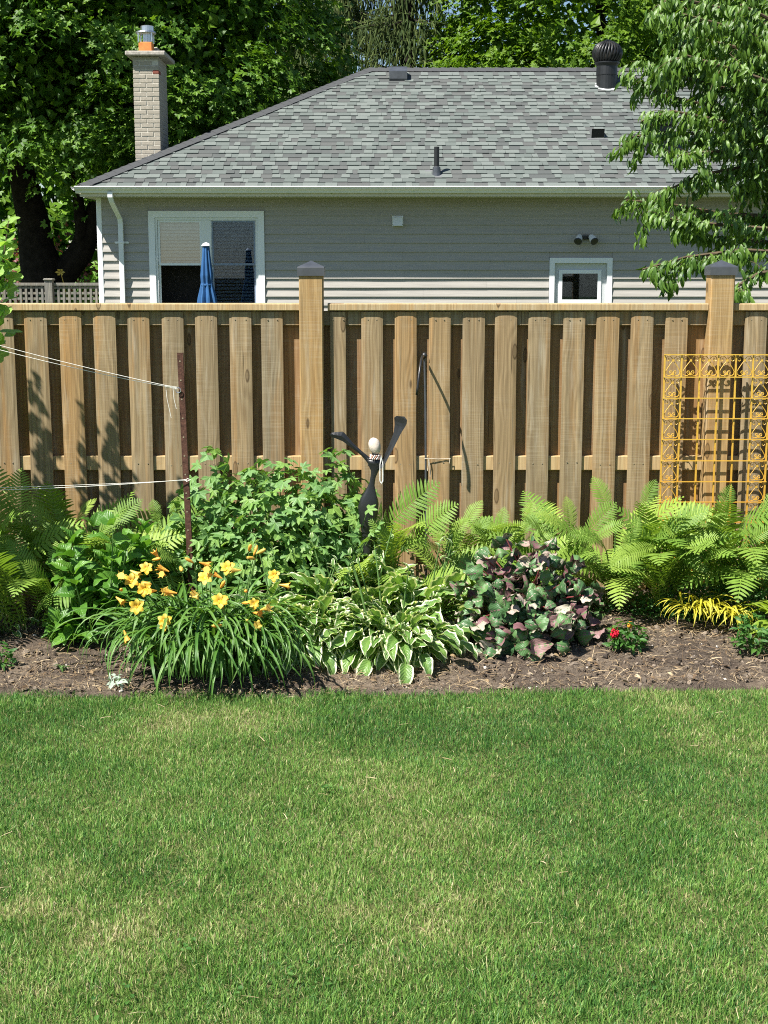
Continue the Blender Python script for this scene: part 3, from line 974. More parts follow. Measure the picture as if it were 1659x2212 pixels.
# backing wall with the two openings left out
mb = MB()
bx0, bx1 = XL + 0.02, XR
mb.box(bx0, win_u0 + .03, YW + .004, YW + .15, 0, ZS)
mb.box(win_u0 + .03, win_u1 - .03, YW + .004, YW + .15, 0, win_z0 + .03)
mb.box(win_u0 + .03, win_u1 - .03, YW + .004, YW + .15, win_z1 - .03, ZS)
mb.box(win_u1 - .03, dr_u0 + .03, YW + .004, YW + .15, 0, ZS)
mb.box(dr_u0 + .03, dr_u1 - .03, YW + .004, YW + .15, dr_z1 - .03, ZS)
mb.box(dr_u1 - .03, bx1, YW + .004, YW + .15, 0, ZS)
mb.box(bx0, bx0 + .15, YW + .152, 28.0, 0, ZS)
mb.box(bx1 - .15, bx1, YW + .152, 28.0, 0, ZS)
mb.box(bx0, bx1, 28.002, 28.15, 0, ZS)
mb.build('wall', M['siding'], house)
MB().bbox(XL, XL + 0.075, YW - 0.022, YW + 0.05, 0.02, ZS, 0.006).build('corner_trim', M['white_trim'], house)

# window: frame, sashes, panes, blinds, screen
def frame_ring(mb, x0, x1, z0, z1, w, y0, y1, wb=None):
    wb = w if wb is None else wb
    mb.box(x0, x0 + w, y0, y1, z0, z1)
    mb.box(x1 - w, x1, y0, y1, z0, z1)
    mb.box(x0 + w, x1 - w, y0, y1, z1 - w, z1)
    mb.box(x0 + w, x1 - w, y0, y1, z0, z0 + wb)
    return mb
win = frame_ring(MB(), win_u0, win_u1, win_z0, win_z1, 0.092, YW - 0.035, YW + 0.04)
win = win.build('window', M['white_trim'], house)
jm = frame_ring(MB(), win_u0 + .094, win_u1 - .094, win_z0 + .094, win_z1 - .094, 0.03, YW - 0.012, YW + 0.05)
jm.build('frame', M['white'], win)
ix0, ix1, iz0, iz1 = win_u0 + .126, win_u1 - .126, win_z0 + .126, win_z1 - .126
xm0, xm1 = wx_(437), wx_(457)
zmid = P(450, 571, YW).z
MB().box(xm0, xm1, YW - 0.008, YW + 0.05, iz0, iz1).build('mullion', M['white'], win)
for a, b in ((ix0, xm0), (xm1, ix1)):
    fr = frame_ring(MB(), a + .002, b - .002, zmid - 0.015, iz1 - .002, 0.03, YW + 0.006, YW + 0.03)
    fr.build('sash', M['white_trim'], win)
    MB().box(a + .03, b - .03, YW + 0.018, YW + 0.022, zmid + 0.015, iz1 - .03).build('pane', M['glass'], win)
    fr = frame_ring(MB(), a + .002, b - .002, iz0 + .002, zmid + 0.013, 0.028, YW + 0.032, YW + 0.054)
    fr.build('sash', M['white_trim'], win)
    if a > ix0:          # the other lower sash is slid up and open
        MB().box(a + .03, b - .03, YW + 0.042, YW + 0.046, iz0 + .03, zmid - 0.015).build('pane', M['glass'], win)
bl = MB()
z = iz1 - 0.04
while z > zmid - 0.01:
    bl.add([(ix0 + .02, YW + .085, z), (xm0 - .02, YW + .085, z), (xm0 - .02, YW + .108, z + .036), (ix0 + .02, YW + .108, z + .036)], [(0, 1, 2, 3)])
    z -= 0.048
bl.build('blind', M['blind'], win)
bl = MB()
z = iz1 - 0.04
while z > iz0:
    bl.add([(xm1 + .02, YW + .085, z), (ix1 - .02, YW + .085, z), (ix1 - .02, YW + .106, z + .034), (xm1 + .02, YW + .106, z + .034)], [(0, 1, 2, 3)])
    z -= 0.050
bl.build('blind', M['blind'], win)
MB().box(xm1 + .01, ix1 - .01, YW + 0.0, YW + 0.003, iz0 + .01, iz1 - .01).build('insect_screen', M['screen'], win)
MB().box(win_u0 + .03, win_u1 - .03, YW + .5, YW + .52, win_z0, win_z1).build('dark_backdrop', M['dark_room'], win)  # near-black sheet standing in for the unlit room behind the window

# side door with its small window
dr = frame_ring(MB(), dr_u0, dr_u1, 0.1, dr_z1, 0.075, YW - 0.03, YW + 0.05, 0.05).build('door', M['white_trim'], house)
MB().box(dr_u0 + .077, dr_u1 - .077, YW + 0.02, YW + 0.06, 0.151, dr_z1 - .077).build('door_leaf', M['door'], dr)
a, b = wx_(1208), wx_(1300)
zt, zb = P(1250, 583, YW).z, P(1250, 653, YW).z - 0.012
frame_ring(MB(), a, b, zb, zt, 0.052, YW + 0.004, YW + 0.019).build('door_window_frame', M['white_trim'], dr)
MB().box(a + .052, b - .052, YW + 0.010, YW + 0.014, zb + .052, zt - .052).build('pane', M['glass'], dr)
MB().box(a + .052, b - .052, YW + 0.0165, YW + 0.0188, zb + .052, zt - .052).build('dark_pane_back', M['dark_room'], dr)  # near-black sheet in place of the dim interior behind the door glass
MB().box(a + .053, b - .053, YW + 0.0055, YW + 0.0075, zb + .053, zt - .053).build('insect_screen', M['screen'], dr)  # screen added in front of the door pane to darken it
MB().lathe([(0.0, -.03), (0.026, -.028), (0.03, 0), (0.026, .028), (0.0, .03)], 12, (dr_u1 - .14, YW - 0.01, 1.0)).build('door_knob', M['steel'], dr, smooth=True)

# dryer vent and security light on the wall
a, b = wx_(849), wx_(869)
zt, zb = P(858, 468, YW).z, P(858, 488, YW).z
vh = MB().extrude([(0, 0)], 0, 0) if False else MB()
vh.add([(a, YW - .018, zb), (b, YW - .018, zb), (b, YW - .018, zt), (a, YW - .018, zt),
        (a, YW - .11, zb), (b, YW - .11, zb), (b, YW - .065, zt - .012), (a, YW - .065, zt - .012)],
       [(4, 5, 6, 7), (7, 6, 2, 3), (0, 4, 7, 3), (5, 1, 2, 6), (0, 1, 5, 4)])
vh.box(a - .012, b + .012, YW - .02, YW - .0165, zb - .005, zt + .012)
vh.build('wall_vent', M['white'], house)
lt = MB()
c = P(1263, 517, YW)
lt.box(c.x - .055, c.x + .055, YW - .06, YW - .018, c.z + .0, c.z + .055)
lt.tube([(c.x - .03, YW - .05, c.z + .02), (c.x - .09, YW - .10, c.z + .0)], 0.014, 8)
lt.tube([(c.x + .03, YW - .05, c.z + .02), (c.x + .09, YW - .10, c.z + .0)], 0.014, 8)
lt = lt.build('security_light', M['black_metal'], house)
for sg in (-1, 1):
    hx = c.x + sg * .085
    m_ = MB().tube([(hx, YW - .06, c.z + .035), (hx + sg * .03, YW - .16, c.z - .03)], [0.042, 0.058], 14)
    m_.build('lamp_housing', M['white_trim'], lt, smooth=False)
    MB().tube([(hx + sg * .031, YW - .163, c.z - .032), (hx + sg * .034, YW - .172, c.z - .038)], [0.06, 0.05], 14).build('lamp_lens', M['black_metal'], lt)

# eaves: soffit, fascia, gutter
GX0 = P(160, 405, YE - 0.13).x
zg1 = P(800, 402.5, YE - 0.13).z
zg0 = P(800, 416.5, YE - 0.10).z
XE = GX0 + 0.06                # left roof edge
mb = MB()
mb.box(XE, XR + .4, YE + .01, YW + .1, ZS, ZS + .02)
mb.box(XE, XL + .02, YW + .102, 28.5, ZS, ZS + .02)
mb.build('soffit', M['soffit'], house)
vd = MB()
xx = XE + .1
while xx < XR:
    vd.box(xx, xx + .02, YE + .012, YE + .03, ZS - .006, ZS - .001)
    xx += 0.052
vd = tag(vd.build('soffit_perforation', M['dark_room'], house), kind='stuff')
mb = MB()
mb.box(XE, XR + .4, YE - .012, YE + .008, ZS - .004, zg1 - .012)
mb.box(XE - .012, XE - .002, YE + .0, 28.5, ZS - .004, zg1 - .03)
mb.build('fascia', M['soffit'], house)
gp = [(0.0, zg0 + .005), (-.055, zg0), (-.062, zg0 + .012), (-.075, zg0 + .05), (-.105, zg0 + .072), (-.118, zg0 + .092), (-.120, zg1 - .012), (-.128, zg1 - .010), (-.128, zg1), (-.112, zg1), (-.110, zg1 - .03), (-.070, zg0 + .03), (-.004, zg0 + .03)]
def gutter_x(x0, x1):
    v = [(x0, YE - .014 + dy, z) for dy, z in gp] + [(x1, YE - .014 + dy, z) for dy, z in gp]
    n = len(gp)
    f = [(i, n + i, n + i + 1, i + 1) for i in range(n - 1)] + [tuple(range(n)), tuple(range(2 * n - 1, n - 1, -1))]
    return MB().add(v, f)
gutter_x(GX0, XR + .5).build('gutter', M['gutter'], house)
v = [(XE - .014 + dy, YE - .0, z) for dy, z in gp] + [(XE - .014 + dy, 28.4, z) for dy, z in gp]
n = len(gp)
MB().add(v, [(i, i + 1, n + i + 1, n + i) for i in range(n - 1)] + [tuple(range(n - 1, -1, -1)), tuple(range(n, 2 * n))]).build('gutter', M['gutter'], house)
# downspout with elbows and a strap
da, db = P(238, 420, YE - .07), P(252, 470, YW - .06)
def rect_tube(mb, pts, w, d):
    vs, fs = [], []
    for x, y, z in pts:
        vs += [(x - w, y - d, z), (x + w, y - d, z), (x + w, y + d, z), (x - w, y + d, z)]
    for i in range(len(pts) - 1):
        for k in range(4):
            j = (k + 1) % 4
            fs.append((i * 4 + j, i * 4 + k, (i + 1) * 4 + k, (i + 1) * 4 + j))
    return mb.add(vs, fs)
ds = rect_tube(MB(), [(da.x, YE - .07, zg0 + .01), (da.x, YE - .07, ZS - .02), (da.x + .012, YE - .02, ZS - .09), (da.x + .05, YW - .09, ZS - .30), (da.x + .052, YW - .068, ZS - .37), (da.x + .052, YW - .068, 0.1)], 0.034, 0.028)
ds = ds.build('downspout', M['white'], house)
zb = P(245, 524, YW).z
ms = MB()
ms.box(da.x + .052 - .10, da.x + .052 + .10, YW - .024, YW - .020, zb - .014, zb + .014)
ms.box(da.x + .052 - .042, da.x + .052 + .042, YW - .102, YW - .098, zb - .014, zb + .014)
ms.build('strap', M['white'], ds)

# roof
W2 = 4.0
YRI = YE + W2
ZE = zg1 - 0.005
ridge = P(1058 * .7373, 152, YRI)
RISE = ridge.z - ZE
TAN = RISE / W2
SLOPE = math.atan(TAN)
SL = math.hypot(W2, RISE)
XRL, XRR = XE + W2, 4.35
XER = XRR + W2
def roof_pt(x, s, h=0.0):
    """a point of the front slope: s metres up the slope from the edge, h off the plane"""
    return (x, YE - 0.03 + s * math.cos(SLOPE) - h * math.sin(SLOPE), ZE + s * math.sin(SLOPE) + h * math.cos(SLOPE))
YB = YE + 2 * W2
mb = MB()
mb.add([(XE, YE - .03, ZE), (XER, YE - .03, ZE), (XRR, YRI, ZE + RISE), (XRL, YRI, ZE + RISE), (XE, YB, ZE), (XER, YB, ZE)],
       [(0, 1, 2, 3), (4, 0, 3), (1, 5, 2), (5, 4, 3, 2)])
mb.build('roof_deck', M['hip'], house)
EXPO = 0.1415
rows = int(SL / EXPO)
tabs = []
rr = random.Random(11)
for r_ in range(rows):
    s0 = r_ * EXPO - 0.012
    s1 = s0 + EXPO * 1.25
    x = XE - 0.2 + rr.uniform(-.2, .0)
    prev = 0
    while x < XER:
        w = rr.choice([0.08, 0.11, 0.14, 0.17, 0.20])
        hi = not prev if rr.random() < 0.8 else bool(prev)
        prev = hi
        k = rr.choices([0, 1, 2, 3], [6, 3, .3, .8] if hi else [.8, 3, 3, 2.4])[0]
        lim0 = (s0 + 0.012) * math.cos(SLOPE)
        lim1 = s1 * math.cos(SLOPE)
        q = []
        for xx, lim in ((x, lim0), (x + w, lim0), (x + w, lim1), (x, lim1)):
            q.append(min(max(xx, XE + lim), XER - lim))
        if q[1] - q[0] > 0.005:
            tabs.append((q, s0, s1, 0.019 if hi else 0.010, k, (q[0] + q[1]) / 2))
        x += w
def tab_geo(mb, q, s0, s1, h, mi=0):
    sk = 0.006 if h > 0.012 else 0
    a = [roof_pt(q[0] - sk, s0, 0.0045), roof_pt(q[1] + sk, s0, 0.0045), roof_pt(q[2], s1, 0.0015), roof_pt(q[3], s1, 0.0015)]
    b = [roof_pt(q[0] - sk, s0, 0.0045 + h), roof_pt(q[1] + sk, s0, 0.0045 + h), roof_pt(q[2], s1, 0.0015 + h * .35), roof_pt(q[3], s1, 0.0015 + h * .35)]
    return mb.add(a + b, [(4, 5, 6, 7), (0, 1, 5, 4), (1, 2, 6, 5), (3, 0, 4, 7)], None, 0.0, mi)
vis = [t for t in tabs if t[5] < 3.1]
vis.sort(key=lambda t: t[1])
single = set(id(t) for t in vis[:300])
rest = MB()
for t in tabs:
    if id(t) in single:
        tab_geo(MB(), *t[:4]).build('shingle', SH[t[4]], house)
    else:
        tab_geo(rest, *t[:4], mi=t[4])
tag(rest.build('roof_shingles', SH, house), kind='stuff')
# side and back slopes carry plain courses
# hip and ridge caps
def cap_run(p0, p1, n_up, w, name):
    d = (p1 - p0)
    L = d.length
    d.normalize()
    n = int(L / 0.145)
    side1 = Vector(n_up[0])
    side2 = Vector(n_up[1])
    for i in range(n):
        a = p0 + d * (i * L / n) + Vector((0, 0, .040))
        b = p0 + d * ((i + 1.35) * L / n) + Vector((0, 0, .034))
        h = Vector((0, 0, 0.011))
        vs = [a + side1 * w, a + h, a + side2 * w, b + side1 * w, b, b + side2 * w,
              a + side1 * w - h * .8, a - h * .3, a + side2 * w - h * .8]
        MB().add([tuple(q) for q in vs], [(0, 1, 4, 3), (1, 2, 5, 4), (6, 7, 1, 0), (7, 8, 2, 1)]).build(name, M['hip'], house)
fs = Vector((0, -math.cos(SLOPE), -math.sin(SLOPE)))
ls = Vector((-math.cos(SLOPE), 0, -math.sin(SLOPE)))
rs_ = Vector((math.cos(SLOPE), 0, -math.sin(SLOPE)))
bs = Vector((0, math.cos(SLOPE), -math.sin(SLOPE)))
cap_run(Vector((XE, YE - .03, ZE)), Vector((XRL, YRI, ZE + RISE)), (ls, (Vector((1, 0, 0)) * .7 + fs * .7)), 0.14, 'hip_cap')
cap_run(Vector((XER, YE - .03, ZE)), Vector((XRR, YRI, ZE + RISE)), (rs_, (Vector((-1, 0, 0)) * .7 + fs * .7)), 0.14, 'hip_cap')
cap_run(Vector((XRL, YRI, ZE + RISE)), Vector((XRR, YRI, ZE + RISE)), (fs, bs), 0.15, 'ridge_cap')

def on_roof(u, v):
    """where the ray through (u, v) meets the front slope"""
    lo, hi = YE, YRI
    for _ in range(40):
        m_ = (lo + hi) / 2
        if P(u, v, m_).z > ZE + (m_ - YE + .03) * TAN:
            lo = m_
        else:
            hi = m_
    return P(u, v, lo)
# plumbing stack
p = on_roof(943, 378)
mb = MB().lathe([(0.037, -0.1), (0.037, 0.39), (0.030, 0.39), (0.030, 0.30)], 16, tuple(p))
pv = mb.build('vent_pipe', M['vent_black'], house)
mb = MB().lathe([(0.075, -0.05), (0.060, 0.03), (0.055, 0.105), (0.046, 0.115)], 16, tuple(p))
mb.build('pipe_collar', M['cap_metal'], pv)
def flash(cx, s0, s1, w, h=0.013):
    q = [cx - w, cx + w, cx + w, cx - w]
    mb = MB()
    a = [roof_pt(q[0], s0, .003), roof_pt(q[1], s0, .003), roof_pt(q[2], s1, .002), roof_pt(q[3], s1, .002)]
    b = [roof_pt(q[0] + .01, s0 + .004, .011 + h), roof_pt(q[1] - .01, s0 + .004, .011 + h), roof_pt(q[2], s1, .008), roof_pt(q[3], s1, .008)]
    return mb.add(a + b, [(4, 5, 6, 7), (0, 1, 5, 4), (1, 2, 6, 5), (3, 0, 4, 7)])
sp = (p.y - YE + .03) / math.cos(SLOPE)
flash(p.x, sp - .10, sp + .16, 0.16, .004).build('flashing', M['flash'], pv)
# turbine ventilator
p = on_roof(1310, 186)
tv = MB().lathe([(0.165, -0.1), (0.165, 0.16), (0.172, 0.165), (0.172, 0.18), (0.168, 0.30), (0.18, 0.34)], 24, tuple(p)).build('turbine_vent', M['vent_black'], house)
sp = (p.y - YE + .03) / math.cos(SLOPE)
pl = MB()
n = 28
ring = [roof_pt(p.x + .19 * math.cos(2 * math.pi * k / n), sp - .02 + .20 * math.sin(2 * math.pi * k / n), .02) for k in range(n)]
ring0 = [roof_pt(p.x + .19 * math.cos(2 * math.pi * k / n), sp - .02 + .20 * math.sin(2 * math.pi * k / n), .004) for k in range(n)]
pl.add(ring + ring0, [tuple(range(n))] + [(n + k, n + (k + 1) % n, (k + 1) % n, k) for k in range(n)])
pl.build('flashing', M['white'], tv)
nf = 26
for k in range(nf):
    th = 2 * math.pi * k / nf
    fin = MB()
    vs = []
    for i in range(9):
        t = i / 8
        ph = -0.9 + t * (math.pi / 2 + 0.83)
        rad = 0.235 * math.cos(ph) * 1.0
        zz = 0.50 + 0.20 * math.sin(ph)
        rad = max(rad, 0.02)
        tw = th + 0.55 * t
        wA = 0.16 * (0.35 + 0.65 * math.cos(ph))
        vs.append((p.x + rad * math.cos(tw), p.y + rad * math.sin(tw), p.z + zz))
        vs.append((p.x + (rad + .012) * math.cos(tw + wA * .55), p.y + (rad + .012) * math.sin(tw + wA * .55), p.z + zz + .003))
        vs.append((p.x + (rad - .006) * math.cos(tw + wA), p.y + (rad - .006) * math.sin(tw + wA), p.z + zz))
    fs_ = []
    for i in range(8):
        for j in range(2):
            fs_.append((i * 3 + j, i * 3 + j + 1, i * 3 + 4 + j, i * 3 + 3 + j))
    fin.add(vs, fs_)
    fin.build('fin', M['vent_black'], tv, smooth=True)
MB().lathe([(0.15, 0.34), (0.19, 0.42), (0.20, 0.50), (0.18, 0.58), (0.12, 0.66), (0.04, 0.69)], 20, tuple(p)).build('dark_fill', M['dark_room'], tv, smooth=True)  # dark body added so the hollow inside the fins looks shaded
MB().lathe([(0.05, 0.685), (0.06, 0.70), (0.03, 0.715), (0.008, 0.72)], 16, tuple(p)).build('top_cap', M['vent_black'], tv)
MB().lathe([(0.19, 0.335), (0.20, 0.35), (0.20, 0.365), (0.12, 0.37)], 24, tuple(p)).build('bearing_ring', M['vent_black'], tv)
# round vent half hidden behind the cherry branches
p = on_roof(1424, 326)
rv = MB().lathe([(0.215, -0.12), (0.20, 0.14), (0.17, 0.15), (0.17, 0.34), (0.24, 0.36), (0.24, 0.44), (0.10, 0.50)], 24, tuple(p)).build('round_vent', M['vent_black'], house)
sp = (p.y - YE + .03) / math.cos(SLOPE)
flash(p.x, sp - .27, sp + .26, 0.30).build('flashing', M['cap_metal'], rv)
# low box vent at the ridge and the small slant vent
p = on_roof(860, 168)
sp = (p.y - YE + .03) / math.cos(SLOPE)
mb = MB()
pr = [(sp - .17, .004), (sp - .17, .05), (sp - .12, .155), (sp + .10, .15), (sp + .20, .01)]
vs = [roof_pt(p.x - .145, a, b) for a, b in pr] + [roof_pt(p.x + .145, a, b) for a, b in pr]
mb.add(vs, [(i, 5 + i, 6 + i, i + 1) for i in range(4)] + [tuple(range(5)), tuple(range(9, 4, -1))])
mb.build('box_vent', M['cap_metal'], house)
p = on_roof(1291, 300)
sp = (p.y - YE + .03) / math.cos(SLOPE)
mb = MB()
w = 0.095
vs = [roof_pt(p.x - w, sp, .012), roof_pt(p.x + w, sp, .012), roof_pt(p.x + w, sp + .02, .15), roof_pt(p.x - w, sp + .02, .15),
      roof_pt(p.x - w, sp + .34, .012), roof_pt(p.x + w, sp + .34, .012)]
mb.add(vs, [(3, 2, 5, 4), (0, 3, 4), (1, 5, 2)])
sv = mb.build('slant_vent', M['flash'], house)
MB().add([roof_pt(p.x - w + .004, sp + .012, .014), roof_pt(p.x + w - .004, sp + .012, .014), roof_pt(p.x + w - .004, sp + .03, .142), roof_pt(p.x - w + .004, sp + .03, .142)], [(0, 1, 2, 3)]).build('opening', M['dark_room'], sv)
flash(p.x, sp - .06, sp + .05, 0.16, .004).build('flashing', M['flash'], sv)

# chimney
YC = 21.55
cx0, cx1 = P(290, 250, YC).x, P(345.3, 250, YC).x
CD = 0.80
zc1 = P(320, 122, YC).z
course = 0.0632
zc0 = ZE - 0.1
chim = MB().box(cx0 + .006, cx1 - .006, YC + .006, YC + CD - .006, zc0 - 1.0, zc1).build('chimney', M['mortar'], house)
WCH = cx1 - cx0
bl_ = WCH / 2
nrow = int((zc1 - zc0) / course)
brs = random.Random(5)
red = {(nrow - 4, 1.0)}
for i in range(nrow):
    z1 = zc1 - i * course
    z0 = z1 - course + 0.009
    if i % 2 == 0:
        cuts = [0, 0.5, 1.0]
    else:
        cuts = [0, 0.25, 0.75, 1.0]
    for a, b in zip(cuts[:-1], cuts[1:]):
        x0, x1 = cx0 + a * WCH + (0.005 if a else 0), cx0 + b * WCH - (0.005 if b < 1 else 0)
        isred = i == 3 and b == 1.0
        pr = brs.uniform(-.0025, .0025)
        if i == 1 and b == 1.0:
            pr = 0.03          # a brick whose face has fallen away
        dep = 0.05 if b < 1 else 0.0
        yb = YC + 0.1 if b < 1 else YC + (0.19 if i % 2 else 0.09)
        MB().bbox(x0, x1 + (brs.uniform(-.002, .002) if b == 1 else 0), YC + pr, yb, z0, z1, 0.004).build('brick', M['brick_red'] if isred else M['brick'], chim)
    # right side
    y = YC + (0.20 if i % 2 else 0.10)
    while y < YC + CD - .02:
        y1 = min(YC + CD, y + 0.195)
        MB().bbox(cx1 - .06, cx1 + brs.uniform(-.002, .002), y, y1 - .008, z0, z1, 0.004).build('brick', M['brick'], chim)
        y += 0.2
# shaded left face stays joined: hardly seen
mb = MB()
for i in range(nrow):
    z1 = zc1 - i * course
    y = YC + 0.102 + (0.05 if i % 2 else 0.0)
    while y < YC + CD - .02:
        mb.box(cx0 - .0, cx0 + .05, y, min(YC + CD, y + .19), z1 - course + .009, z1)
        y += .2
tag(mb.build('brick_face', M['brick'], chim), kind='stuff')
zk0, zk1 = zc1 + .003, P(310, 111.5, YC).z
MB().bbox(P(271, 115, YC - .05).x, P(345, 115, YC - .05).x + .085, YC - 0.10, YC + CD + .08, zk0, zk1, 0.012).build('chimney_crown', M['concrete'], chim)
fx0, fx1 = P(300, 100, YC + .15).x, P(329, 100, YC + .15).x
zf1 = P(310, 90, YC + .12).z
MB().bbox(fx0, fx1, YC + .12, YC + .12 + (fx1 - fx0), zk1 + .002, zf1, .01).build('flue_tile', M['clay'], chim)
MB().bbox(fx0 + .05, fx1 + .03, YC + .45, YC + .66, zk1 + .002, zf1 - .03, .01).build('flue_tile', M['concrete'], chim)
fc = Vector(((fx0 + fx1) / 2, YC + .12 + (fx1 - fx0) / 2, zf1))
cw = sub('chimney_cowl', chim)
cw2 = MB()
hw = (fx1 - fx0) / 2
zt = P(310, 67, YC).z
for a in (-1, 1):
    for b in (-1, 1):
        cw2.box(fc.x + a * hw - .008, fc.x + a * hw + .008, fc.y + b * hw - .008, fc.y + b * hw + .008, zf1 + .001, zt)
for q in range(9):
    xq = fc.x - hw + 2 * hw * q / 8
    cw2.box(xq - .0015, xq + .0015, fc.y - hw - .003, fc.y - hw, zf1 + .01, zt)
    cw2.box(fc.x + hw, fc.x + hw + .003, fc.y - hw + 2 * hw * q / 8 - .0015, fc.y - hw + 2 * hw * q / 8 + .0015, zf1 + .01, zt)
cw2.lathe([(0.0, 0.0), (.062, .0), (.062, .12), (.075, .125), (.075, .14), (.05, .15)], 18, (fc.x + .01, fc.y, zf1))
cw2.lathe([(.15, -.004), (.152, .004), (.145, .022), (.10, .03), (.0, .032)], 28, (fc.x, fc.y, zt))
cw2.lathe([(.098, .03), (.098, .095), (.085, .105), (.0, .108)], 22, (fc.x + .02, fc.y, zt))
bpy.data.objects.remove(cw)
cw2.build('chimney_cowl', M['steel'], chim)

# ------------------------------------------------------------------ closed umbrella in the neighbour's yard
YU = 18.0
pt = P(445, 526, YU)
um = thing('closed_umbrella', (pt.x, YU, 0), 'closed blue patio umbrella strapped around its pole in front of the window', 'umbrella')
def umb_profile(t):
    return 0.035 + 0.10 * t + 0.075 * t * t
mb = MB()
n, m_ = 40, 16
vs = []
for i in range(m_ + 1):
    t = i / m_
    z = pt.z - .03 - t * 1.45
    cinch = 1 - 0.22 * math.exp(-((t - 0.33) / 0.05) ** 2)
    for k in range(n):
        th = 2 * math.pi * k / n
        fold = 1 + (0.20 + 0.16 * t) * (1 if k % 5 in (0, 1) else (-0.75 if k % 5 in (3,) else 0.0))
        r_ = umb_profile(t) * cinch * fold
        vs.append((pt.x + r_ * math.cos(th + .5 * t), YU + r_ * math.sin(th + .5 * t), z))
fs_ = [(i * n + k, i * n + (k + 1) % n, (i + 1) * n + (k + 1) % n, (i + 1) * n + k) for i in range(m_) for k in range(n)]
fs_ = [tuple(reversed(q)) for q in fs_] + [tuple(range(n))]
mb.add(vs, fs_)
mb.build('canopy', M['blue_cloth'], um)
MB().lathe([(.058, -.02), (.05, 0.0), (.03, .015), (.008, .022)], 16, (pt.x, YU, pt.z - .01)).build('top_cap', M['white_trim'], um)
zc = pt.z - .03 - .33 * 1.45
MB().lathe([(.073, -.012), (.076, 0), (.073, .012)], 24, (pt.x, YU, zc)).build('strap', M['blue_cloth'], um)
MB().lathe([(.022, 0.05), (.022, pt.z - 1.4)], 12, (pt.x, YU, 0)).build('pole', M['grey_plastic'], um)
MB().lathe([(.27, -.05), (.27, .03), (.22, .06), (.05, .09), (.03, .25)], 24, (pt.x, YU, 0.0)).build('base', M['grey_plastic'], um)

# ------------------------------------------------------------------ board fence
YF = 8.45
fence = thing('wooden_fence', (0, YF, 0), 'tan pine board fence with black capped posts behind the flower bed', 'fence')
ZCAP1 = P(400, 655.5, YF).z
ZCAP0 = P(400, 671.5, YF - .018).z
ZB = 0.04
PXL = (P(648, 900, YF - .05).x, P(700, 900, YF - .05).x)
PXR = (P(1522, 900, YF - .05).x, P(1580, 900, YF - .05).x - .004)
px = [((PXL[0] + PXL[1]) / 2 - 2.44), (PXL[0] + PXL[1]) / 2, (PXR[0] + PXR[1]) / 2, (PXR[0] + PXR[1]) / 2 + 2.44]
zp = P(673, 592, YF - .05).z
for i, x in enumerate(px):
    zt = zp + (0.003 if i == 2 else 0)
    po = MB().bbox(x - .070, x + .070, YF - .055, YF + .085, -0.05, zt, .006).build('post', M['post'], fence)
    cp = MB()
    w = .079
    zt += .002
    zc = zt + .034
    vs = [(x + a * w, YF + .015 + b * w, z) for z in (zt - .012, zc) for a, b in ((-1, -1), (1, -1), (1, 1), (-1, 1))]
    vs += [(x + a * w * .97, YF + .015 + b * w * .97, zc + .006) for a, b in ((-1, -1), (1, -1), (1, 1), (-1, 1))] + [(x, YF + .015, zc + .042)]
    f_ = [(i_, (i_ + 1) % 4, 4 + (i_ + 1) % 4, 4 + i_) for i_ in range(4)] + [(4 + i_, 4 + (i_ + 1) % 4, 8 + (i_ + 1) % 4, 8 + i_) for i_ in range(4)] + [(8 + i_, 8 + (i_ + 1) % 4, 12) for i_ in range(4)] + [(3, 2, 1, 0)]
    cp.add(vs, f_)
    cp.build('post_cap', M['cap_metal'], po)
# cap rail, rails
zr1, zr0 = ZCAP0 - .002, P(400, 703, YF + .02).z
zl1, zl0 = P(700, 985, YF + .02).z, P(700, 1016, YF + .02).z
for i in range(3):
    a, b = px[i] + .0715, px[i + 1] - .0715
    a2 = a + (.024 if i == 1 else .001)
    MB().xbox(a2, b - .001, YF - .018, YF + .115, ZCAP0, ZCAP1, .005).build('cap_rail', M['rail'], fence)
    MB().xbox(a, b, YF + .020, YF + .057, zr0, zr1, .003).build('rail', M['board'], fence)
    MB().xbox(a, b, YF + .020, YF + .057, zl0, zl1, .004).build('rail', M['rail'], fence)
    MB().xbox(a, b, YF + .020, YF + .057, 0.16, 0.25, .004).build('rail', M['rail'], fence)
bu = [(-20, 28), (52, 101), (127, 175), (201, 249), (275, 322), (349, 396), (421.5, 469), (495, 542.5), (563.5, 610.5),
      (713.5, 746.5), (780.5, 827), (853, 900), (926.5, 973), (999.5, 1047), (1069.5, 1117), (1142, 1190), (1217, 1264), (1289, 1338), (1364, 1412), (1438, 1486), (1610, 1657)]
bx_ = [(P(a, 700, YF).x, P(b, 700, YF).x) for a, b in bu]
x = bx_[0][0]
left = []
for i in range(9):
    x1 = x - .068
    left.append((x1 - .134, x1))
    x = x1 - .134
    if abs((left[-1][0] + left[-1][1]) / 2 - px[0]) < .12:
        left.pop()
x = bx_[-1][1]
right = []
for i in range(7):
    x0 = x + .070
    right.append((x0, x0 + .134))
    x = x0 + .134
allb = list(reversed(left)) + bx_ + right
frs = random.Random(21)
nails = MB()
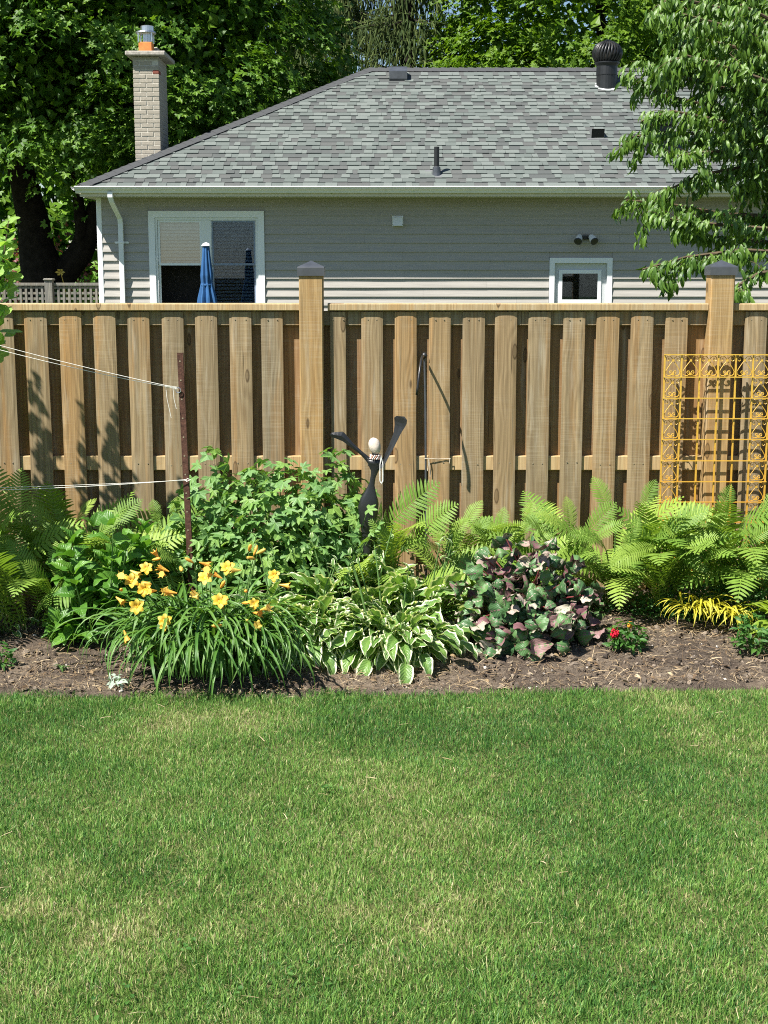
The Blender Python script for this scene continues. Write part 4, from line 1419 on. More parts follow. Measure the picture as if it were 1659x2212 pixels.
for x0, x1 in allb:
    sl = frs.uniform(-.004, .004)
    cupd = frs.uniform(-.0025, .0035)
    yo = frs.uniform(-.0015, .0015)
    zt = zr1 - .004
    # a board with a slight cup and eased edges, standing a touch off plumb
    n = 7
    vs, fs_ = [], []
    nz = 7
    for j in range(nz):
        t = j / (nz - 1)
        z = ZB + (zt - ZB) * t
        bow = frs.uniform(-.0012, .0012)
        for k in range(n):
            q = -1 + 2 * k / (n - 1)
            ee = .004 if k in (0, n - 1) else 0.0
            vs.append(((x0 + x1) / 2 + (x1 - x0) / 2 * q + sl * (1 - t) + bow, YF + yo + cupd * (1 - q * q) + ee, z))
        for k in range(n):
            q = 1 - 2 * k / (n - 1)
            vs.append(((x0 + x1) / 2 + (x1 - x0) / 2 * q + sl * (1 - t) + bow, YF + .0185 + cupd * 0, z))
    m2 = 2 * n
    for j in range(nz - 1):
        for k in range(m2):
            kk = (k + 1) % m2
            fs_.append((j * m2 + k, j * m2 + kk, (j + 1) * m2 + kk, (j + 1) * m2 + k))
    fs_.append(tuple(range((nz - 1) * m2, nz * m2)))
    MB().add(vs, fs_).build('board', M['board'], fence)
    for zz in (zr1 - .05, (zl0 + zl1) / 2 + frs.uniform(-.01, .01)):
        for q in (-.028, .030):
            xx = (x0 + x1) / 2 + q + frs.uniform(-.004, .004)
            nails.tube([(xx, YF + yo + .004, zz), (xx, YF + yo - .0022, zz)], [.0042, .0038], 7)
tag(nails.build('nail_heads', M['nail'], fence), kind='stuff')
for (a0, a1), (b0, b1) in zip(allb[:-1], allb[1:]):
    g0, g1 = a1, b0
    c = (g0 + g1) / 2
    w = max(.07, (g1 - g0) / 2 + .030)
    if g1 - g0 > .1:       # beside a post
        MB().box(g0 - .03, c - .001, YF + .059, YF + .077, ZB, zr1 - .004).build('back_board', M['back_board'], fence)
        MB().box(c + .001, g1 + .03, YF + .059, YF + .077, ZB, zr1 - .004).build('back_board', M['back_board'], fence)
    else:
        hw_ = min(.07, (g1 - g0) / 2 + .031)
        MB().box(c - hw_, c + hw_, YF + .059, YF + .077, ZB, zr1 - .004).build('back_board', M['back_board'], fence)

# ------------------------------------------------------------------ trellis
YT = 8.368
tx = [P(u, 850, YT).x for u in (1433.5, 1470, 1509.5, 1549, 1587, 1624, 1661)]
tz = [P(1500, v, YT).z for v in (766, 814.5, 860, 904, 949, 995, 1040, 1084)]
tz += [tz[-1] - .122 * k for k in (1, 2, 3, 4)]
tz = [z for z in tz if z > .15]
tr = thing('metal_trellis', ((tx[0] + tx[-1]) / 2, YT, 0), 'yellow painted metal trellis with scrollwork leaning against the fence post', 'trellis')
lean_ = lambda z: 0.0
for i, x in enumerate(tx):
    MB().box(x - .0044, x + .0044, YT - .006, YT + .006, 0.02 if i in (0, 6) else tz[-1], tz[0]).build('upright_bar', M['yellow'], tr)
for j, z in enumerate(tz):
    MB().box(tx[0] - .006, tx[-1] + .006, YT - .014, YT - .0065, z - .0028, z + .0028).build('cross_bar', M['yellow'], tr)
def spiral(cx, cz, r0, turns, a0, sgn, n=14):
    return [(cx + r0 * (1 - .75 * i / n) * math.cos(a0 + sgn * turns * 2 * math.pi * i / n), cz + r0 * (1 - .75 * i / n) * math.sin(a0 + sgn * turns * 2 * math.pi * i / n)) for i in range(n + 1)]
def scroll_cell(x0, x1, z0, z1):
    mb = MB()
    w, h = x1 - x0, z1 - z0
    for sg in (-1, 1):
        X_ = lambda q: (x0 + x1) / 2 + sg * q * w
        Z_ = lambda q: z0 + q * h
        # heart half: from the apex down to the foot and curled in at the bottom
        pts = [(X_(0.0), Z_(0.74)), (X_(.16), Z_(.58)), (X_(.33), Z_(.38)), (X_(.42), Z_(.24)), (X_(.40), Z_(.13)), (X_(.30), Z_(.065)), (X_(.17), Z_(.07))]
        for a, b in [(.06, .12), (.03, .20), (.08, .27), (.16, .27), (.20, .21), (.16, .16), (.11, .19)]:
            pts.append((X_(a), Z_(b)))
        mb.tube([(a, YT, b) for a, b in pts], .0025, 5)
        pts = [(X_(0.0), Z_(.74)), (X_(.07), Z_(.84)), (X_(.17), Z_(.93)), (X_(.30), Z_(.94)), (X_(.40), Z_(.86)), (X_(.40), Z_(.76)), (X_(.32), Z_(.70)), (X_(.24), Z_(.74)), (X_(.24), Z_(.82)), (X_(.31), Z_(.83))]
        mb.tube([(a, YT, b) for a, b in pts], .0025, 5)
    for q in (.74, .13):
        mb.box((x0 + x1) / 2 - .006, (x0 + x1) / 2 + .006, YT - .007, YT + .007, z0 + q * h - .006, z0 + q * h + .006)
    return mb
for i in range(6):
    for j in range(len(tz) - 1):
        if j == 0 or i in (0, 5):
            scroll_cell(tx[i], tx[i + 1], tz[j + 1], tz[j]).build('scroll', M['yellow'], tr)

# ------------------------------------------------------------------ hook pole tied to the fence
ph = P(917, 768, YF + .005)
hk = thing('hook_pole', (ph.x, YF + .005, .05), 'thin black shepherd hook standing against the fence boards beside a dangling tie', 'garden hook')
xb = P(921, 1040, YF + .005).x
MB().tube([(ph.x, YF + .003, ph.z), ((ph.x + xb) / 2, YF + .002, (ph.z + .9) / 2), (xb + .004, YF - .0, .05)], .0070, 8).build('pole', M['cap_metal'], hk)
mb = MB()
arm = []
for i in range(14):
    t = i / 13
    arm.append((ph.x - .006 - .045 * t ** 1.2, YF + .003 - .27 * math.sin(t * math.pi / 2), ph.z - .01 + .03 * math.sin(t * math.pi) - .20 * t ** 2.2))
mb.tube(arm, .0078, 8)
mb.build('hook_arm', M['black_metal'], hk, smooth=True)
MB().lathe([(.002, -.02), (.014, -.012), (.018, 0), (.014, .012), (.002, .02)], 12, (ph.x, YF + .0, ph.z)).build('finial', M['black_metal'], hk, smooth=True)
zt = P(945, 990, YF).z
tie = MB()
xr = P(972, 990, YF).x
tie.tube([(xb - .012, YF - .010, zt), (xb + .006, YF - .014, zt + .001), ((xb + xr) / 2, YF - .006, zt - .004), (xr + .003, YF - .003, zt - .001)], .0022, 6)
tie.tube([(xb + .010, YF - .012, zt), (xb + .013, YF - .012, zt - .035), (xb + .006, YF - .010, zt - .075)], .0022, 5)
tie.tube([(xb + .012, YF - .013, zt), (xb + .020, YF - .012, zt - .04), (xb + .022, YF - .010, zt - .11)], .0022, 5)
tie.tube([(xr, YF - .004, zt), (xr - .004, YF - .006, zt - .03)], .0022, 5)
o = tie.build('rope_tie', M['twine'])
tag(o, 'short pale cord tying the black hook pole to a fence board', 'cord')

# ------------------------------------------------------------------ rusty stake and its clothes lines
YK = 7.72
k0, k1 = P(388.5, 762, YK), P(409, 1190, YK)
st = thing('rusty_stake', (k1.x, YK, .08), 'tall rusty angle iron stake with holes and white cords tied to it', 'stake')
dirk = (k1 - k0)
k2 = k0 + dirk * ((k0.z - .06) / (k0.z - k1.z))
mb = MB()
for (ax, ay, bx2, by2) in ((-.016, 0.0, .016, .003), (.0131, .0032, .016, .028)):
    vs = [(c_.x + xq, c_.y + yq, c_.z) for c_ in (k2, k0) for xq, yq in ((ax, ay), (bx2, ay), (bx2, by2), (ax, by2))]
    mb.add(vs, [(0, 1, 5, 4), (1, 2, 6, 5), (2, 3, 7, 6), (3, 0, 4, 7), (4, 5, 6, 7)])
mb.build('angle_iron', M['rust'], st)
hol = MB()
for i in range(14):
    t = .03 + i * .068
    c_ = k0 + (k2 - k0) * t
    hol.tube([(c_.x - .002, c_.y - .0012, c_.z), (c_.x - .002, c_.y + .0005, c_.z)], .0048, 8)
tag(hol.build('bolt_holes', M['nail'], st), kind='stuff')
def sag(a, b, s, n=18):
    return [Vector(a).lerp(Vector(b), i / n) - Vector((0, 0, s * 4 * (i / n) * (1 - i / n))) for i in range(n + 1)]
a1 = P(383, 838, YK - .01)
eye = MB()
ce = P(385, 843, YK - .012)
eye.tube([(ce.x + .014 * math.cos(q * .6), ce.y, ce.z + .014 * math.sin(q * .6)) for q in range(12)], .0022, 6)
eye.build('eye_ring', M['steel'], st)
L0, L1 = P(-120, 713, YK - .25), P(-120, 723, YK - .23)
mb = MB()
mb.tube(sag(a1, L0, .012), .0017, 6)
mb.tube(sag(a1 + Vector((0, 0, -.003)), L1, .018), .0017, 6)
kn = random.Random(4)
pts = []
for i in range(34):
    t = i / 33
    c_ = P(383 - 26 * t, 838 - 4.5 * t, YK - .014)
    pts.append(c_ + Vector((0, .007 * math.cos(i * 2.1), .007 * math.sin(i * 2.1))))
mb.tube(pts, .0020, 5)
e0 = P(358, 835, YK - .014)
mb.tube([e0, P(361, 862, YK - .016), P(366, 885, YK - .016), P(370, 903, YK - .016)], .0014, 5)
mb.tube([P(374, 840, YK - .016), P(376, 862, YK - .018), P(381, 883, YK - .018)], .0014, 5)
o = mb.build('clothes_line', M['rope'])
tag(o, 'twin white cord stretching high from the rusty stake with frayed loose ends', 'cord')
a2 = P(404, 1036, YK - .01)
mb = MB()
mb.tube(sag(a2, P(-100, 1061, YK - .22), .010), .0017, 6)
mb.tube(sag(a2 + Vector((0, 0, -.004)), P(-100, 1056, YK - .21), .004), .0013, 6)
mb.tube([a2 + Vector((.0, -.012, .008)), a2 + Vector((.022, -.01, .0)), a2 + Vector((.0, -.012, -.008)), a2 + Vector((-.014, -.006, .0))], .0026, 5)
o = mb.build('clothes_line', M['rope'])
tag(o, 'low white cord running just above the ferns to the rusty stake', 'cord')

# ------------------------------------------------------------------ black garden figure
YS = 7.75
def sp_(rx, ry, Y=YS):
    return P(626.7 + .2667 * rx, 847.9 + .2667 * ry, Y)
fb = sp_(640, 1250)
fig = thing('garden_figure', (fb.x, YS, .08), 'black metal garden figure with raised arms and a stone head', 'garden sculpture')
lft = [(618, 545), (640, 575), (652, 610), (655, 660), (642, 735), (604, 805), (566, 860), (549, 930), (560, 990), (572, 1080), (586, 1180), (596, 1300)]
rgt = [(752, 545), (736, 590), (724, 620), (712, 645), (690, 692), (684, 760), (700, 830), (716, 900), (712, 975), (692, 1045), (680, 1110), (662, 1190), (650, 1300)]
def resample(pts, n=22):
    pts = np.array(pts, float)
    d = np.concatenate([[0], np.cumsum(np.linalg.norm(np.diff(pts, axis=0), axis=1))])
    return np.stack([np.interp(np.linspace(0, d[-1], n), d, pts[:, i]) for i in (0, 1)], 1)
lf, rg = resample(lft), resample(rgt)
vs, fs_ = [], []
nn = 9
for (la, lb), (ra, rb) in zip(lf, rg):
    A, B = sp_(la, lb), sp_(ra, rb)
    hwid = (B - A).length / 2
    for side in (-1, 1):
        for k in range(nn):
            q = k / (nn - 1) if side < 0 else 1 - k / (nn - 1)
            c_ = A.lerp(B, q)
            bul = .006 + .32 * hwid * math.sqrt(max(0, 1 - (2 * q - 1) ** 2))
            vs.append((c_.x, YS + side * bul, c_.z))
m2 = 2 * nn
for i in range(len(lf) - 1):
    for k in range(m2):
        kk = (k + 1) % m2
        fs_.append((i * m2 + kk, i * m2 + k, (i + 1) * m2 + k, (i + 1) * m2 + kk))
fs_.append(tuple(range(m2)))
MB().add(vs, fs_).build('body', M['black_metal'], fig, smooth=True)
def arm_plate(up_, lo_, tilt, name='arm'):
    u_, l_ = resample(up_, 16), resample(lo_, 16)
    vs = []
    for (a, b), (c, d) in zip(u_, l_):
        A, B = sp_(a, b), sp_(c, d)
        for q in (0, .5, 1):
            p_ = A.lerp(B, q)
            yy = YS + tilt * (.5 - q) * (B - A).length
            vs.append((p_.x, yy - .004 - .006 * (1 - abs(2 * q - 1)), p_.z))
        for q in (1, 0):
            p_ = A.lerp(B, q)
            yy = YS + tilt * (.5 - q) * (B - A).length
            vs.append((p_.x, yy + .005, p_.z))
    fs2 = []
    for i in range(15):
        for k in range(5):
            kk = (k + 1) % 5
            fs2.append((i * 5 + k, i * 5 + kk, (i + 1) * 5 + kk, (i + 1) * 5 + k))
    fs2 += [(4, 3, 2, 1, 0), tuple(range(75, 80))]
    return MB().add(vs, fs2).build(name, M['black_metal'], fig, smooth=False)
arm_plate([(335, 326), (380, 320), (432, 317), (455, 345), (520, 420), (590, 483), (650, 530), (690, 575)],
          [(320, 345), (330, 356), (372, 372), (425, 393), (500, 448), (575, 508), (625, 565), (650, 625)], 0.15)
arm_plate([(862, 192), (842, 204), (848, 262), (838, 330), (812, 400), (782, 470), (755, 520), (715, 580)],
          [(925, 192), (952, 225), (938, 262), (900, 322), (852, 420), (802, 512), (768, 580), (725, 625)], 0.9)
hd = sp_(686, 435)
rs2 = np.random.default_rng(2)
vs, n, m_ = [], 20, 14
for i in range(m_ + 1):
    ph_ = math.pi * i / m_
    for k in range(n):
        th = 2 * math.pi * k / n
        x_, y_, z_ = math.sin(ph_) * math.cos(th), math.sin(ph_) * math.sin(th), -math.cos(ph_)
        sx_ = .0335 * (1 + .10 * z_)
        q = Vector((x_ * sx_ - z_ * .006, y_ * .032, z_ * .0475))
        q *= 1 + .05 * mnoise.noise(Vector((x_ * 1.3, y_ * 1.3, z_ * 1.3)))
        vs.append(tuple(hd + q))
fs_ = [(i * n + k, i * n + (k + 1) % n, (i + 1) * n + (k + 1) % n, (i + 1) * n + k) for i in range(m_) for k in range(n)]
MB().add(vs, fs_).build('head', M['stone_head'], fig, smooth=True)
nb = sp_(690, 520)
MB().tube([(nb.x, YS, nb.z - .03), (nb.x, YS, nb.z + .02)], .02, 10).build('neck', M['black_metal'], fig)
bd1 = MB()
for row in range(3):
    for k in range(15):
        th = 2 * math.pi * k / 15 + row * .2
        c_ = np.array([nb.x + .028 * math.cos(th), YS + .026 * math.sin(th), nb.z + .008 - row * .0085])
        bd1.add(IV * .0052 + c_, IF, None, 0.0, (k + row) % 2)
o = bd1.build('bead_necklace', [M['bead_pink'], M['bead_white']])
tag(o, 'pink and white bead choker around the stone headed figure', 'necklace')
bd2 = MB()
for sg, xe in ((0, 728), (1, 752)):
    for k in range(26):
        t = k / 25
        rx = 738 + (xe - 738) * min(1, t * 3) + (741 - xe) * max(0, (t - .9) / .1)
        c_ = sp_(rx, 515 + 222 * t, YS - .036)
        bd2.add(IV * (.0030 + .0012 * t) + np.array(c_), IF)
o = bd2.build('bead_strand', M['bead_white'])
tag(o, 'long strand of clear beads dangling from the black figure', 'necklace')

# ------------------------------------------------------------------ plants of the bed
def dome_items(c, rx, ry, h, n, seed, layer=(.72, 1.0), droop=(.2, .9), back=.25, jit=.35, upw=.6, smin=.8, smax=1.2, zmin=.03, nm=4):
    rs = np.random.default_rng(seed)
    out = []
    while len(out) < n:
        q = rs.normal(size=3)
        q /= np.linalg.norm(q)
        q[2] = abs(q[2])
        if q[1] > 0.1 and rs.random() > back:
            continue
        k = rs.uniform(*layer)
        p = np.array(c) + np.array([rx * q[0], ry * q[1], h * q[2]]) * k
        if p[2] < c[2] + zmin:
            continue
        outw = unit(np.array([q[0] / rx, q[1] / ry, q[2] / h]))
        side = unit(np.array([q[0], q[1], 0.0]) + rs.normal(size=3) * jit * np.array([1, 1, .3]))
        dr = rs.uniform(*droop)
        d = unit(side * 1.0 + np.array([0, 0, -dr]) + rs.normal(size=3) * jit * .5)
        nrm = outw + np.array([0, 0, upw]) + rs.normal(size=3) * jit
        rot = frames(d[None], nrm[None])[0]
        out.append((mtx(rot, p, rs.uniform(smin, smax)), int(rs.integers(nm)), p))
    return out

def rosette(c, n, seed, nm, rad=.06, smin=.8, smax=1.1, tilt=.15, bias=None, az=None, roll=0.0):
    """leaves that spring from the heart of a plant; each mesh already arches outward along +y"""
    rs = np.random.default_rng(seed)
    out = []
    for i in range(n):
        a = rs.uniform(0, 2 * math.pi) if az is None else rs.uniform(*az)
        if az is None and bias and rs.random() < bias:
            a = -math.pi / 2 + rs.normal() * .9
        k = int(rs.integers(nm))
        r_ = rad * math.sqrt(rs.random())
        p = Vector((c[0] + math.cos(a) * r_ + rs.normal() * rad * .4, c[1] + math.sin(a) * r_ + rs.normal() * rad * .4, c[2]))
        m_ = Matrix.Translation(p) @ Matrix.Rotation(a - math.pi / 2, 4, 'Z') @ Matrix.Rotation(rs.normal() * tilt, 4, 'X') @ Matrix.Rotation(rs.normal() * tilt * 1.6 + roll * math.cos(a), 4, 'Y') @ Matrix.Scale(rs.uniform(smin, smax), 4)
        out.append((m_, k))
    return out

def gz(x, y):
    return bed_z(x, y)

def at_ground(u, Y):
    x = P(u, 1300, Y).x
    return (x, Y, gz(x, Y))

# lobed-leaf bush
LOB = [leaf_mesh('leaf', lobed(5, .42, L_, s_, .5), M['lobed'], False) for L_, s_ in ((.058, 1), (.064, 2), (.052, 3), (.068, 4))]
LOB3 = [leaf_mesh('leaf', lobed(3, .38, L_, s_, .6), M['lobed'], False) for L_, s_ in ((.055, 5), (.062, 6))]
c = at_ground(600, 7.95)
bush = thing('lobed_leaf_bush', c, 'big light green lobed leaf bush between rusty stake and black figure', 'bush')
its = []
for (u, Y, rx, ry, h, n, sd_) in ((600, 7.93, .56, .48, .88, 150, 1), (465, 8.0, .32, .38, .92, 60, 2), (715, 8.0, .36, .36, .90, 80, 3), (830, 8.05, .16, .2, .52, 40, 9)):
    cc = at_ground(u, Y)
    its += dome_items(cc, rx, ry, h, n, sd_, (.80, 1.04), (.0, .7), .12, .5, .7, .85, 1.3, .2, 6)
MESHB = LOB + LOB3
copies(bush, 'leaf', MESHB, [(m_, k) for m_, k, _ in its[:290]], c)
mb = MB()
for (u, Y, rx, ry, h, n, sd_) in ((600, 7.93, .56, .48, .87, 1000, 4), (465, 8.0, .32, .37, .90, 330, 5), (715, 8.0, .35, .35, .88, 450, 6), (830, 8.05, .15, .18, .5, 120, 7)):
    cc = at_ground(u, Y)
    dd = dome_items(cc, rx, ry, h, n, sd_, (.45, 1.02), (-.1, .8), .3, .6, .6, .85, 1.3, .04, 1)
    pos = np.array([q[2] for q in dd])
    rot = np.array([np.array(q[0].to_3x3().normalized()) for q in dd])
    mb.many(lobed(5, .42, .058, 9, .5), pos, rot, np.random.default_rng(3).uniform(.8, 1.25, len(dd)), np.random.default_rng(4).random(len(dd)))
tag(mb.build('inner_leaves', M['lobed'], bush, off=c), kind='stuff')
srs = random.Random(8)
for i in range(14):
    u = 420 + i * 28 + srs.uniform(-12, 12)
    a = Vector(at_ground(u * .6 + 600 * .4, 7.95))
    b = P(u, srs.uniform(1020, 1110), 7.8)
    MB().tube([a, a.lerp(b, .5) + Vector((0, 0, .05)), b], [.005, .004, .002], 5).build('stem', M['green_stem'], bush, off=c)

fr_it = []
for (u, v, Y_, a) in ((795, 1100, 7.62, .4), (765, 1122, 7.6, 2.6), (800, 1150, 7.6, .9), (772, 1160, 7.6, 2.2), (815, 1135, 7.62, 1.2), (785, 1172, 7.58, 1.5), (760, 1085, 7.64, 2.9)):
    d = np.array([math.cos(a), -.35, .35 * math.sin(a)])
    fr_it.append((mtx(frames(d[None], np.array([[0, -.6, .8]]))[0], np.array(P(u, v, Y_)), 1.0), len(fr_it) % 4))
cb_ = ROOT[bush.name]
copies(bush, 'leaf', LOB, fr_it, cb_)
for m_, k in fr_it:
    MB().tube([Vector(at_ground(740, 7.85)), m_.translation.lerp(Vector(at_ground(740, 7.85)), .4) + Vector((0, .05, .06)), m_.translation], [.004, .003, .002], 5).build('stem', M['green_stem'], bush, off=cb_)

# broad-leaf plant
BRD = [leaf_mesh('leaf', blade(L_, W_, pointed, 8, (-1, -.6, -.25, 0, .25, .6, 1), .42, .35, -.7, .06, 2.5, s_), M['broad']) for L_, W_, s_ in ((.125, .082, 1), (.14, .088, 2), (.11, .07, 3), (.13, .08, 4))]
c = at_ground(215, 7.35)
bp = thing('broadleaf_plant', c, 'bushy plant with pointed glossy green leaves beside the yellow daylily', 'plant')
rs = np.random.default_rng(31)
its = []
for i in range(38):
    uu = rs.uniform(112, 325)
    topv = 1098 + .9 * abs(uu - 250) + rs.uniform(0, 210)
    Ys = 7.05 + .55 * rs.random() + .05
    tp = P(uu, topv, Ys)
    bs_ = Vector(at_ground(215 + (uu - 215) * .55, min(7.5, Ys + .08)))
    mid_ = bs_.lerp(tp, .55) + Vector((0, .02, .03))
    MB().tube([bs_, mid_, tp], [.0055, .0045, .003], 5).build('stem', M['green_stem'], bp, off=c)
    nn = 4
    for j in range(nn):
        t = 1 - j * .15
        if t < .2:
            break
        pp = bs_.lerp(tp, t) + Vector((0, 0, .015))
        az = j * 1.57 + i
        for sgn in (0, math.pi):
            a = az + sgn + rs.normal() * .25
            el = .55 - j * .22 + rs.normal() * .15
            if j == 0:
                el += .35
            d = np.array([math.cos(a) * math.cos(el), math.sin(a) * math.cos(el), math.sin(el)])
            nrm = np.array([0, -.25, 1.0]) + rs.normal(size=3) * .2
            rot = frames(d[None], nrm[None])[0]
            its.append((mtx(rot, np.array(pp) + d * .012, rs.uniform(.85, 1.2) * (1.0 if j else .8)), int(rs.integers(4))))
copies(bp, 'leaf', BRD, its[:300], c)

# hostas
def hosta_set(seed0):
    ms = []
    for i, (e0, e1, L_, W_, pt_) in enumerate([(1.35, .35, .15, .072, .20), (1.2, -.35, .16, .078, .21), (1.05, -.85, .165, .080, .20), (.9, -1.2, .165, .080, .19),
                                               (.7, -1.35, .16, .078, .17), (.5, -1.45, .155, .074, .15), (1.3, -.1, .14, .07, .17), (.8, -1.5, .17, .082, .22)]):
        ms.append(leaf_mesh('leaf', blade(L_, W_, ovate, 9, (-1, -.62, -.3, 0, .3, .62, 1), .45, e0, e1, .085, 3, seed0 + i, pt_, .009), M['hosta']))
    return ms
HOS = hosta_set(50)
def hosta(u, Y, n, seed, label, smin, smax, scapes=4, rad=.09, zoff=0.0, spread=1.0):
    c = at_ground(u, Y)
    c = (c[0], c[1], c[2] + zoff)
    h = thing('hosta', (c[0], c[1], c[2] - zoff), label, 'hosta', 'variegated hostas in the bed')
    copies(h, 'leaf', HOS, rosette(c, n, seed, len(HOS), rad, smin, smax, .16, .45), (c[0], c[1], c[2] - zoff))
    rs = random.Random(seed)
    for i in range(scapes):
        a = rs.uniform(0, 6.28)
        b = Vector((c[0] + .10 * math.cos(a), c[1] + .08 * math.sin(a), c[2]))
        t_ = b + Vector((.12 * math.cos(a), .10 * math.sin(a), rs.uniform(.38, .55)))
        MB().tube([b, b.lerp(t_, .6) + Vector((0, 0, .03)), t_], [.0045, .004, .003], 5).build('flower_stalk', M['green_stem'], h, off=(c[0], c[1], c[2] - zoff))
        itm = []
        for q in range(4):
            m_ = Matrix.Translation(t_ - Vector((0, 0, .03 * q))) @ Matrix.Rotation(q * 2.2 + i, 4, 'Z') @ Matrix.Rotation(.7 - .15 * q, 4, 'X') @ Matrix.Scale(.42, 4)
            itm.append((m_, 0))
        copies(h, 'bract', [HBR], itm, (c[0], c[1], c[2] - zoff))
    return h
HBR = leaf_mesh('bract', blade(.12, .05, ovate, 5, (-1, -.5, 0, .5, 1), .3, .6, -.4, .04, 2, 77), M['hosta'])
hosta(848, 7.20, 240, 61, 'full white edged hosta nearest the middle of the lawn edge', .68, 1.04, 5, .12)
hosta(640, 7.32, 240, 62, 'white edged hosta squeezed between the daylily and the fullest hosta', .78, 1.14, 4, .17)
hosta(760, 7.52, 120, 64, 'white edged hosta behind the gap between the two front hostas', 1.05, 1.4, 3, .12)
hosta(900, 7.58, 110, 63, 'white edged hosta at the foot of the black figure', 1.05, 1.4, 6, .12)

# ligularia
LIG = []
for i, (L_, W_, fo, e0, e1) in enumerate([(.075, .095, -.55, .1, -1.0), (.085, .105, -.8, .3, -.9), (.07, .09, .35, .0, -1.3), (.09, .11, -.4, .2, -1.2), (.08, .10, -1.0, .4, -.6), (.075, .09, .55, -.2, -1.1)]):
    LIG.append(leaf_mesh('leaf', blade(L_ * 1.15, W_ * 1.1, heart, 9, (-1, -.72, -.4, 0, .4, .72, 1), fo, e0, e1, .085, 2.4, 80 + i, 0, .004, fo * 1.25), M['lig_top'], True, None, M['lig_under']))
c = at_ground(1130, 7.42)
lg = thing('ligularia', c, 'dark clump of wilting heart shaped leaves with purple undersides', 'plant')
its = dome_items(c, .37, .38, .50, 215, 91, (.62, 1.12), (.3, 1.6), .15, .55, .35, .62, 1.12, .03, 6)
its += dome_items((c[0] - .02, c[1] - .05, c[2]), .34, .36, .28, 62, 92, (.85, 1.08), (.8, 1.8), .05, .45, .2, .8, 1.25, .02, 6)
rs = np.random.default_rng(94)
mats_ = []
for m_, k, p in its:
    if rs.random() < .44:          # leaf hanging upside down, its pale underside up
        m_ = m_ @ Matrix.Rotation(math.pi + rs.normal() * .3, 4, 'Y')
    mats_.append((m_, k))
copies(lg, 'leaf', LIG, mats_, c)
for i in range(46):
    m_, k, p = its[i * 4]
    b = Vector((c[0] + rs.normal() * .06, c[1] + rs.normal() * .05, c[2]))
    e = Vector(p)
    MB().tube([b, b.lerp(e, .6) + Vector((0, 0, .06)), e], [.005, .0042, .003], 5).build('stem', M['red_stem'], lg, off=c)

# ferns
FLAT = [frond(.62, .25, 11, .30, -.55, 25), frond(.62, .27, 12, .18, -.40, 24), frond(.62, .23, 13, .40, -.75, 26)]
FRN = [frond(.80, .25, 1, 1.38, .25), frond(.86, .27, 2, 1.28, -.35), frond(.80, .25, 3, 1.18, -.7), frond(.88, .28, 4, 1.33, -.05), frond(.76, .26, 5, 1.05, -.85), frond(.82, .27, 6, 1.42, .5)]
def fern(u, Y, n, seed, label, s0=.8, s1=1.1, az=None, tilt=.14, side=0, aim=()):
    c = at_ground(u, Y)
    f_ = thing('fern', c, label, 'fern', 'ostrich ferns along the fence')
    copies(f_, 'frond', FRN, rosette(c, n, seed, len(FRN), .05, s0, s1, tilt, .35, az, .45), c)
    itm = []
    rs = random.Random(seed)
    for k, (a, b) in enumerate(aim):
        A, B = P(*a), P(*b)
        d = np.array(B - A)
        nrm = np.array([rs.uniform(-.25, .25), -.75, .75])
        itm.append((mtx(frames(d[None], nrm[None])[0], np.array(A), (B - A).length / .585), k % 3))
        g = Vector(c)
        MB().tube([g, g.lerp(A, .6) + Vector((0, .02, .04)), A], [.0045, .004, .0035], 5).build('frond_stalk', M['green_stem'], f_, off=c)
    copies(f_, 'frond', FLAT, itm, c)
    if side:
        copies(f_, 'frond', FRN, rosette(c, side, seed + 50, len(FRN), .05, s0 * .95, s1, .07, None, (-.25, .75), .95), c)
    return f_
fern(15, 7.78, 16, 101, 'shaded fern at the end of the bed under the low cord', .95, 1.2, aim=(((30, 1180, 7.75), (45, 1015, 7.8)), ((20, 1200, 7.7), (-25, 1060, 7.7)), ((50, 1260, 7.5), (-10, 1150, 7.4))))
fern(125, 8.02, 14, 102, 'fern in the fence shadow with one pale sunlit frond', .85, 1.1, aim=(((150, 1160, 7.9), (113, 1055, 7.9)), ((140, 1170, 7.9), (60, 1080, 7.8)), ((160, 1160, 7.9), (205, 1075, 7.9))))
fern(235, 8.05, 12, 103, 'fern low in shadow just behind the pointed leaf plant', .75, 1.0)
fern(60, 7.5, 12, 113, 'shaded fern nearest the bare soil under the low cord', .75, .95, aim=(((110, 1290, 7.4), (20, 1170, 7.35)), ((120, 1300, 7.4), (60, 1215, 7.25)), ((130, 1290, 7.4), (120, 1170, 7.4))))
fern(185, 7.88, 12, 114, 'fern rising in shade right behind the pointed leaf plant', .85, 1.1, aim=(((205, 1190, 7.85), (302, 1080, 7.85)), ((190, 1190, 7.8), (255, 1110, 7.75)), ((170, 1200, 7.7), (95, 1130, 7.6))))
fern(300, 8.0, 12, 115, 'fern in the darkest shade left of the rusty stake', .75, 1.0)
fern(345, 8.1, 10, 109, 'small fern half hidden between the rusty stake and the fence', .65, .9, aim=(((350, 1160, 8.0), (330, 1080, 8.0)), ((370, 1150, 8.0), (385, 1075, 8.0)), ((400, 1230, 7.6), (320, 1190, 7.4))))
fern(850, 7.90, 9, 104, 'fern with broad pale fronds next to the black figure', .80, 1.0, side=6, aim=(((800, 1185, 7.9), (942, 1045, 7.75)), ((862, 1200, 7.75), (978, 1092, 7.55)), ((850, 1215, 7.7), (800, 1120, 7.6)), ((1000, 1235, 7.75), (930, 1130, 7.8))))
